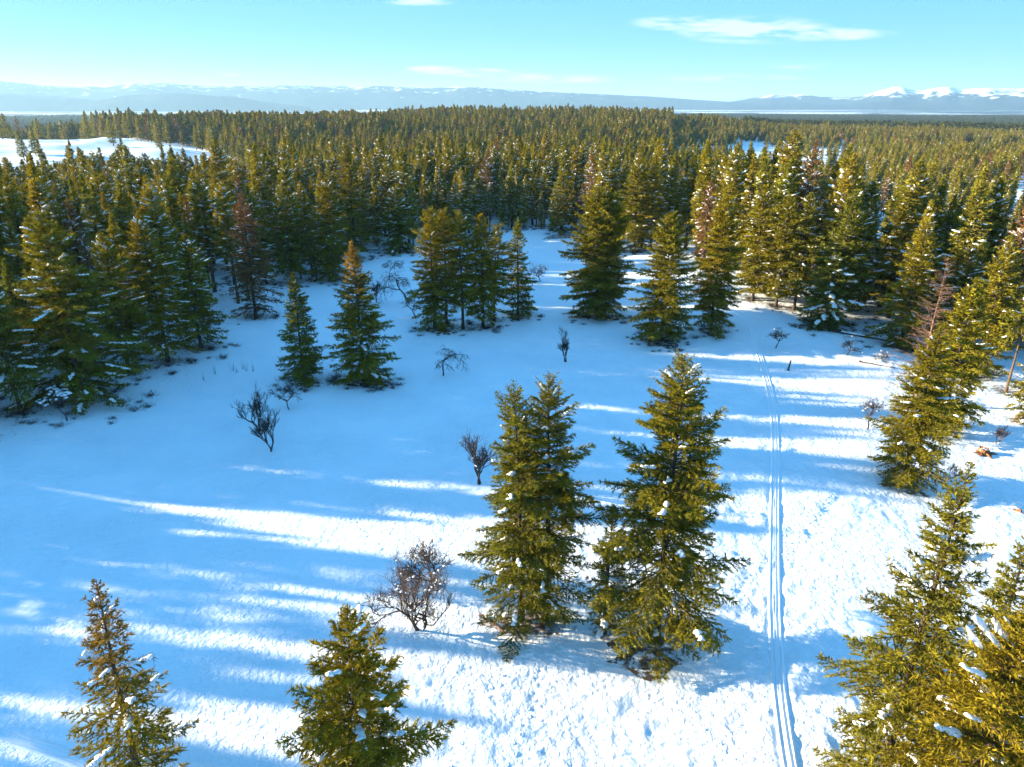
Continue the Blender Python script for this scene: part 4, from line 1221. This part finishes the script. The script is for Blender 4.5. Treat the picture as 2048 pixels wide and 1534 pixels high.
# ---------------------------------------------------------------- brown bare patches under trees
def patch(x, y, rx, ry, label, seed, grass=60, ang=0.):
    gb = np.random.default_rng(seed); n = 40; th = np.linspace(0, 2 * math.pi, n, endpoint=False)
    rad = 1 + .28 * np.sin(th * 2 + seed) + .18 * np.sin(th * 5 + seed * 2) + gb.normal(0, .07, n)
    rg_ = np.linspace(0, 1, 9)[1:]
    Vv = [(x, y, float(height(x, y)) + .03)]
    for q in rg_:
        ca, sa = math.cos(ang), math.sin(ang)
        ox = np.cos(th) * rx * rad * q; oy = np.sin(th) * ry * rad * q
        xx = x + ox * ca - oy * sa; yy = y + ox * sa + oy * ca
        zz = height(xx, yy, 1) + .055 * (1 - q ** 3) + .035 * gb.normal(0, 1, n) * (1 - q) + (.035 if q < 1 else -.03)
        Vv += list(zip(xx, yy, zz))
    geo = Geo(); k = len(rg_)
    Tt = [(0, 1 + a, 1 + (a + 1) % n) for a in range(n)]
    Qq = [(1 + r_ * n + a, 1 + (r_ + 1) * n + a, 1 + (r_ + 1) * n + (a + 1) % n, 1 + r_ * n + (a + 1) % n) for r_ in range(k - 1) for a in range(n)]
    geo.add(Vv, T=Tt, Q=Qq)
    e_ = link(bpy.data.objects.new('needle_litter', geo.mesh('needle_litter', M_LITTER, True)))
    set_props(e_, label, kind='stuff')
    gg = Geo(); m = grass * 5
    a = gb.uniform(0, 6.28, m); q = np.sqrt(gb.random(m)) * 1.0
    ox = np.cos(a) * rx * q; oy = np.sin(a) * ry * q; xx = x + ox * math.cos(ang) - oy * math.sin(ang); yy = y + ox * math.sin(ang) + oy * math.cos(ang)
    p0 = np.stack([xx, yy, height(xx, yy)], -1); d = np.stack([gb.normal(0, .22, m), gb.normal(0, .22, m), gb.uniform(.08, .34, m)], -1)
    tubes(gg, np.stack([p0, p0 + d * .6, p0 + d + np.array([0, 0, -.04])], 1), np.tile([[.014, .010, .004]], (m, 1)), 3)
    o = link(bpy.data.objects.new('dry_grass', gg.mesh('dry_grass', M_GRASS)), e_)
    return e_


pt = [(1806, 978, 1.9, 1.1, 'brown needle litter and dry grass under the front fir of the golden line', -.5), (1034, 1250, 2.1, 1.1, 'dark brown litter at the foot of the twin firs', -.1),
      (1196, 634, 3.8, 2.3, 'dark ring of bare ground under the double fir', 0), (1322, 684, 3.4, 2.4, 'brown bare ring under the tall fir in the meadow', 0),
      (1422, 662, 2.2, 1.6, 'small bare ring under the fir between the brown ring and the wood', 0), (1640, 656, 4.2, 1.7, 'dark bare ground beside the low snow-pressed fir', -.45),
      (1121, 474, 4.6, 3.4, 'round bare patch under the small dark fir at the far end', 0), (738, 768, 2.6, 1.5, 'dark litter under the yellow-topped fir', 0), (614, 768, 1.9, 1.2, 'dark litter under the shorter of the two shaded firs', 0),
      (885, 664, 3.0, 1.4, 'dark litter under the tallest firs of the meadow clump', 0), (1290, 1312, 3.2, 1.6, 'litter and twigs at the foot of the biggest fir', 0), (2046, 842, 1.6, .9, 'dry grass at the foot of the small bright fir', 0),
      (1802, 690, 3.0, 1.2, 'brown litter at the foot of the golden fir behind the larch', 0), (1760, 1570, 2.8, 1.6, 'brown litter below the tall slender fir', 0)]
for k, (px_, py_, rx, ry, lab, an) in enumerate(pt):
    x, y, z = gp(px_, py_); patch(x, y, rx, ry, lab, k + 1, ang=an, grass=40)

# ---------------------------------------------------------------- small dead wood
def log(px0, py0, px1, py1, r0, label, mat, up=.15, snow=True, name='fallen_log', cat='log'):
    a = np.array(gp(px0, py0)); b = np.array(gp(px1, py1)); ks = np.linspace(0, 1, 9)
    gb = np.random.default_rng(int(px0))
    P_ = a + (b - a) * ks[:, None] + gb.normal(0, .05, (9, 3)); P_[:, 2] = height(P_[:, 0], P_[:, 1]) + up
    e_ = bpy.data.objects.new(name, None); link(e_); e_.location = a
    geo = Geo(); tubes(geo, P_[None] - a, (r0 * (1.1 - .6 * ks))[None], 8)
    n = 9; sp_ = gb.random(n); p = a + (b - a) * sp_[:, None]; p[:, 2] = height(p[:, 0], p[:, 1]) + up
    d = norm(gb.normal(0, 1, (n, 3)) + np.array([0, 0, .8])) * gb.uniform(.3, .9, (n, 1))
    tubes(geo, np.stack([p, p + d], 1) - a, np.tile([[.035, .012]], (n, 1)), 4)
    link(bpy.data.objects.new('trunk', geo.mesh('trunk', mat, True)), e_); set_props(e_, label, cat)
    if snow:
        q = P_ + np.array([0, 0, r0 * .75]); g2 = Geo(); tubes(g2, q[None, 1:8] - a, (r0 * .62 * (1 + .3 * gb.normal(0, 1, 7)))[None], 8)
        link(bpy.data.objects.new('snow', g2.mesh('snow', M_SNOW, True)), e_)


log(1664, 664, 1812, 690, .24, 'snow-covered fallen log on the bank beside the low snow-pressed fir', M_BARK)
log(1716, 724, 1790, 738, .13, 'thin fallen branch on the snow before the bare larch', M_TWIG)
log(960, 1232, 1010, 1268, .07, 'dead branch lying in the litter of the twin firs', M_LARCH, snow=False, name='fallen_branch', cat='branch')
log(1050, 1268, 1110, 1240, .06, 'dead branch poking out beyond the litter of the twin firs', M_LARCH, snow=False, name='fallen_branch', cat='branch')


def stump(px_, py_, H, r0, label, mat, seed, broken=.5, lean=(0, 0)):
    x, y, z = gp(px_, py_); gb = np.random.default_rng(seed); n = 12; th = np.arange(n) * 2 * math.pi / n
    lv = [(-.1, 1.5), (0, 1.25), (.3, 1.0), (.7, .85), (1, .75)]
    rad = 1 + .18 * gb.normal(0, 1, n); Vv = []
    for t_, k in lv:
        hh = H * t_ * (1 - (broken if t_ == 1 else 0) * gb.random(n))
        Vv += list(zip(np.cos(th) * r0 * k * rad + lean[0] * np.maximum(hh, 0), np.sin(th) * r0 * k * rad + lean[1] * np.maximum(hh, 0), hh))
    Vv.append((lean[0] * H * .5, lean[1] * H * .5, H * .45)); geo = Geo()
    Qq = [(l * n + a, l * n + (a + 1) % n, (l + 1) * n + (a + 1) % n, (l + 1) * n + a) for l in range(4) for a in range(n)]
    geo.add(Vv, Q=Qq, T=[(4 * n + a, 4 * n + (a + 1) % n, 5 * n) for a in range(n)])
    for k in range(5):
        a = gb.uniform(0, 6.28); tubes(geo, np.array([[[0, 0, .05], [math.cos(a) * r0 * 1.6, math.sin(a) * r0 * 1.6, .06], [math.cos(a) * r0 * 2.6, math.sin(a) * r0 * 2.6, -.05]]]), np.array([[r0 * .4, r0 * .28, r0 * .12]]), 5)
    e_ = bpy.data.objects.new('tree_stump', None); link(e_); e_.location = (x, y, z); set_props(e_, label, 'stump')
    link(bpy.data.objects.new('wood', geo.mesh('wood', mat, False)), e_)
    g2 = lumps(np.array([[0, 0, H * .55], [r0 * .5, 0, H * .5], [-r0 * .4, r0 * .3, H * .5]]), gb, r0 * .7, 3)
    link(bpy.data.objects.new('snow', g2.mesh('snow', M_SNOW, True)), e_)


stump(1576, 741, 1.9, .12, 'thin broken stub standing alone beside the ski track', M_TWIG, 1, .3, (.12, 0))
stump(1968, 906, .75, .55, 'reddish rotten stump on sunlit snow beyond the golden line of firs', M_DEADWOOD, 2, .7)
stump(2036, 1022, .4, .22, 'tiny orange stump by the picture edge above the dark-based fir', M_DEADWOOD, 3, .5)
# bare sapling by the reddish stump and the twigs in front of the slender fir
for k, (px_, py_, h_, lab) in enumerate([(1992, 888, 2.6, 'thin bare sapling behind the reddish stump'), (1896, 958, 2.0, 'thin bare sapling at the end of the brown patch of the front golden fir'), (1690, 700, 1.2, 'bare sprig under the wide-armed apple tree')][:2]):
    x, y, z = gp(px_, py_); geo, _t = bare_tree(500 + k, h_, 'upright', .5)
    e = bpy.data.objects.new('sapling', None); link(e); e.location = (x, y, z); set_props(e, lab, 'sapling')
    link(bpy.data.objects.new('trunk', geo.mesh('trunk', M_LARCH, True)), e)

MAXZ = max(max(v.co.z for v in o.data.vertices) for o in C.objects if o.name.startswith(('mountain', 'hill')))
# ---------------------------------------------------------------- haze: one closed box of even air
if HAZE_DENSITY > 0:
    hz = Geo(); x0, x1, y0, y1, z0, z1 = -30000, 30000, -30000, 30000, -60, MAXZ + 15
    x0 = y0 = -44000; x1 = y1 = 44000
    hz.add([(x0, y0, z0), (x1, y0, z0), (x1, y1, z0), (x0, y1, z0), (x0, y0, z1), (x1, y0, z1), (x1, y1, z1), (x0, y1, z1)],
           Q=[(0, 3, 2, 1), (4, 5, 6, 7), (0, 1, 5, 4), (1, 2, 6, 5), (2, 3, 7, 6), (3, 0, 4, 7)])
    mh, t, out = nodes_mat('haze_air')
    v = t.nodes.new('ShaderNodeVolumePrincipled'); v.inputs['Color'].default_value = (.38, .66, .95, 1); v.inputs['Density'].default_value = HAZE_DENSITY
    v.inputs['Anisotropy'].default_value = .25
    t.links.new(v.outputs[0], out.inputs['Volume'])
    o = link(bpy.data.objects.new('haze', hz.mesh('haze', mh))); set_props(o, 'pale blue winter haze filling the valley', kind='stuff')
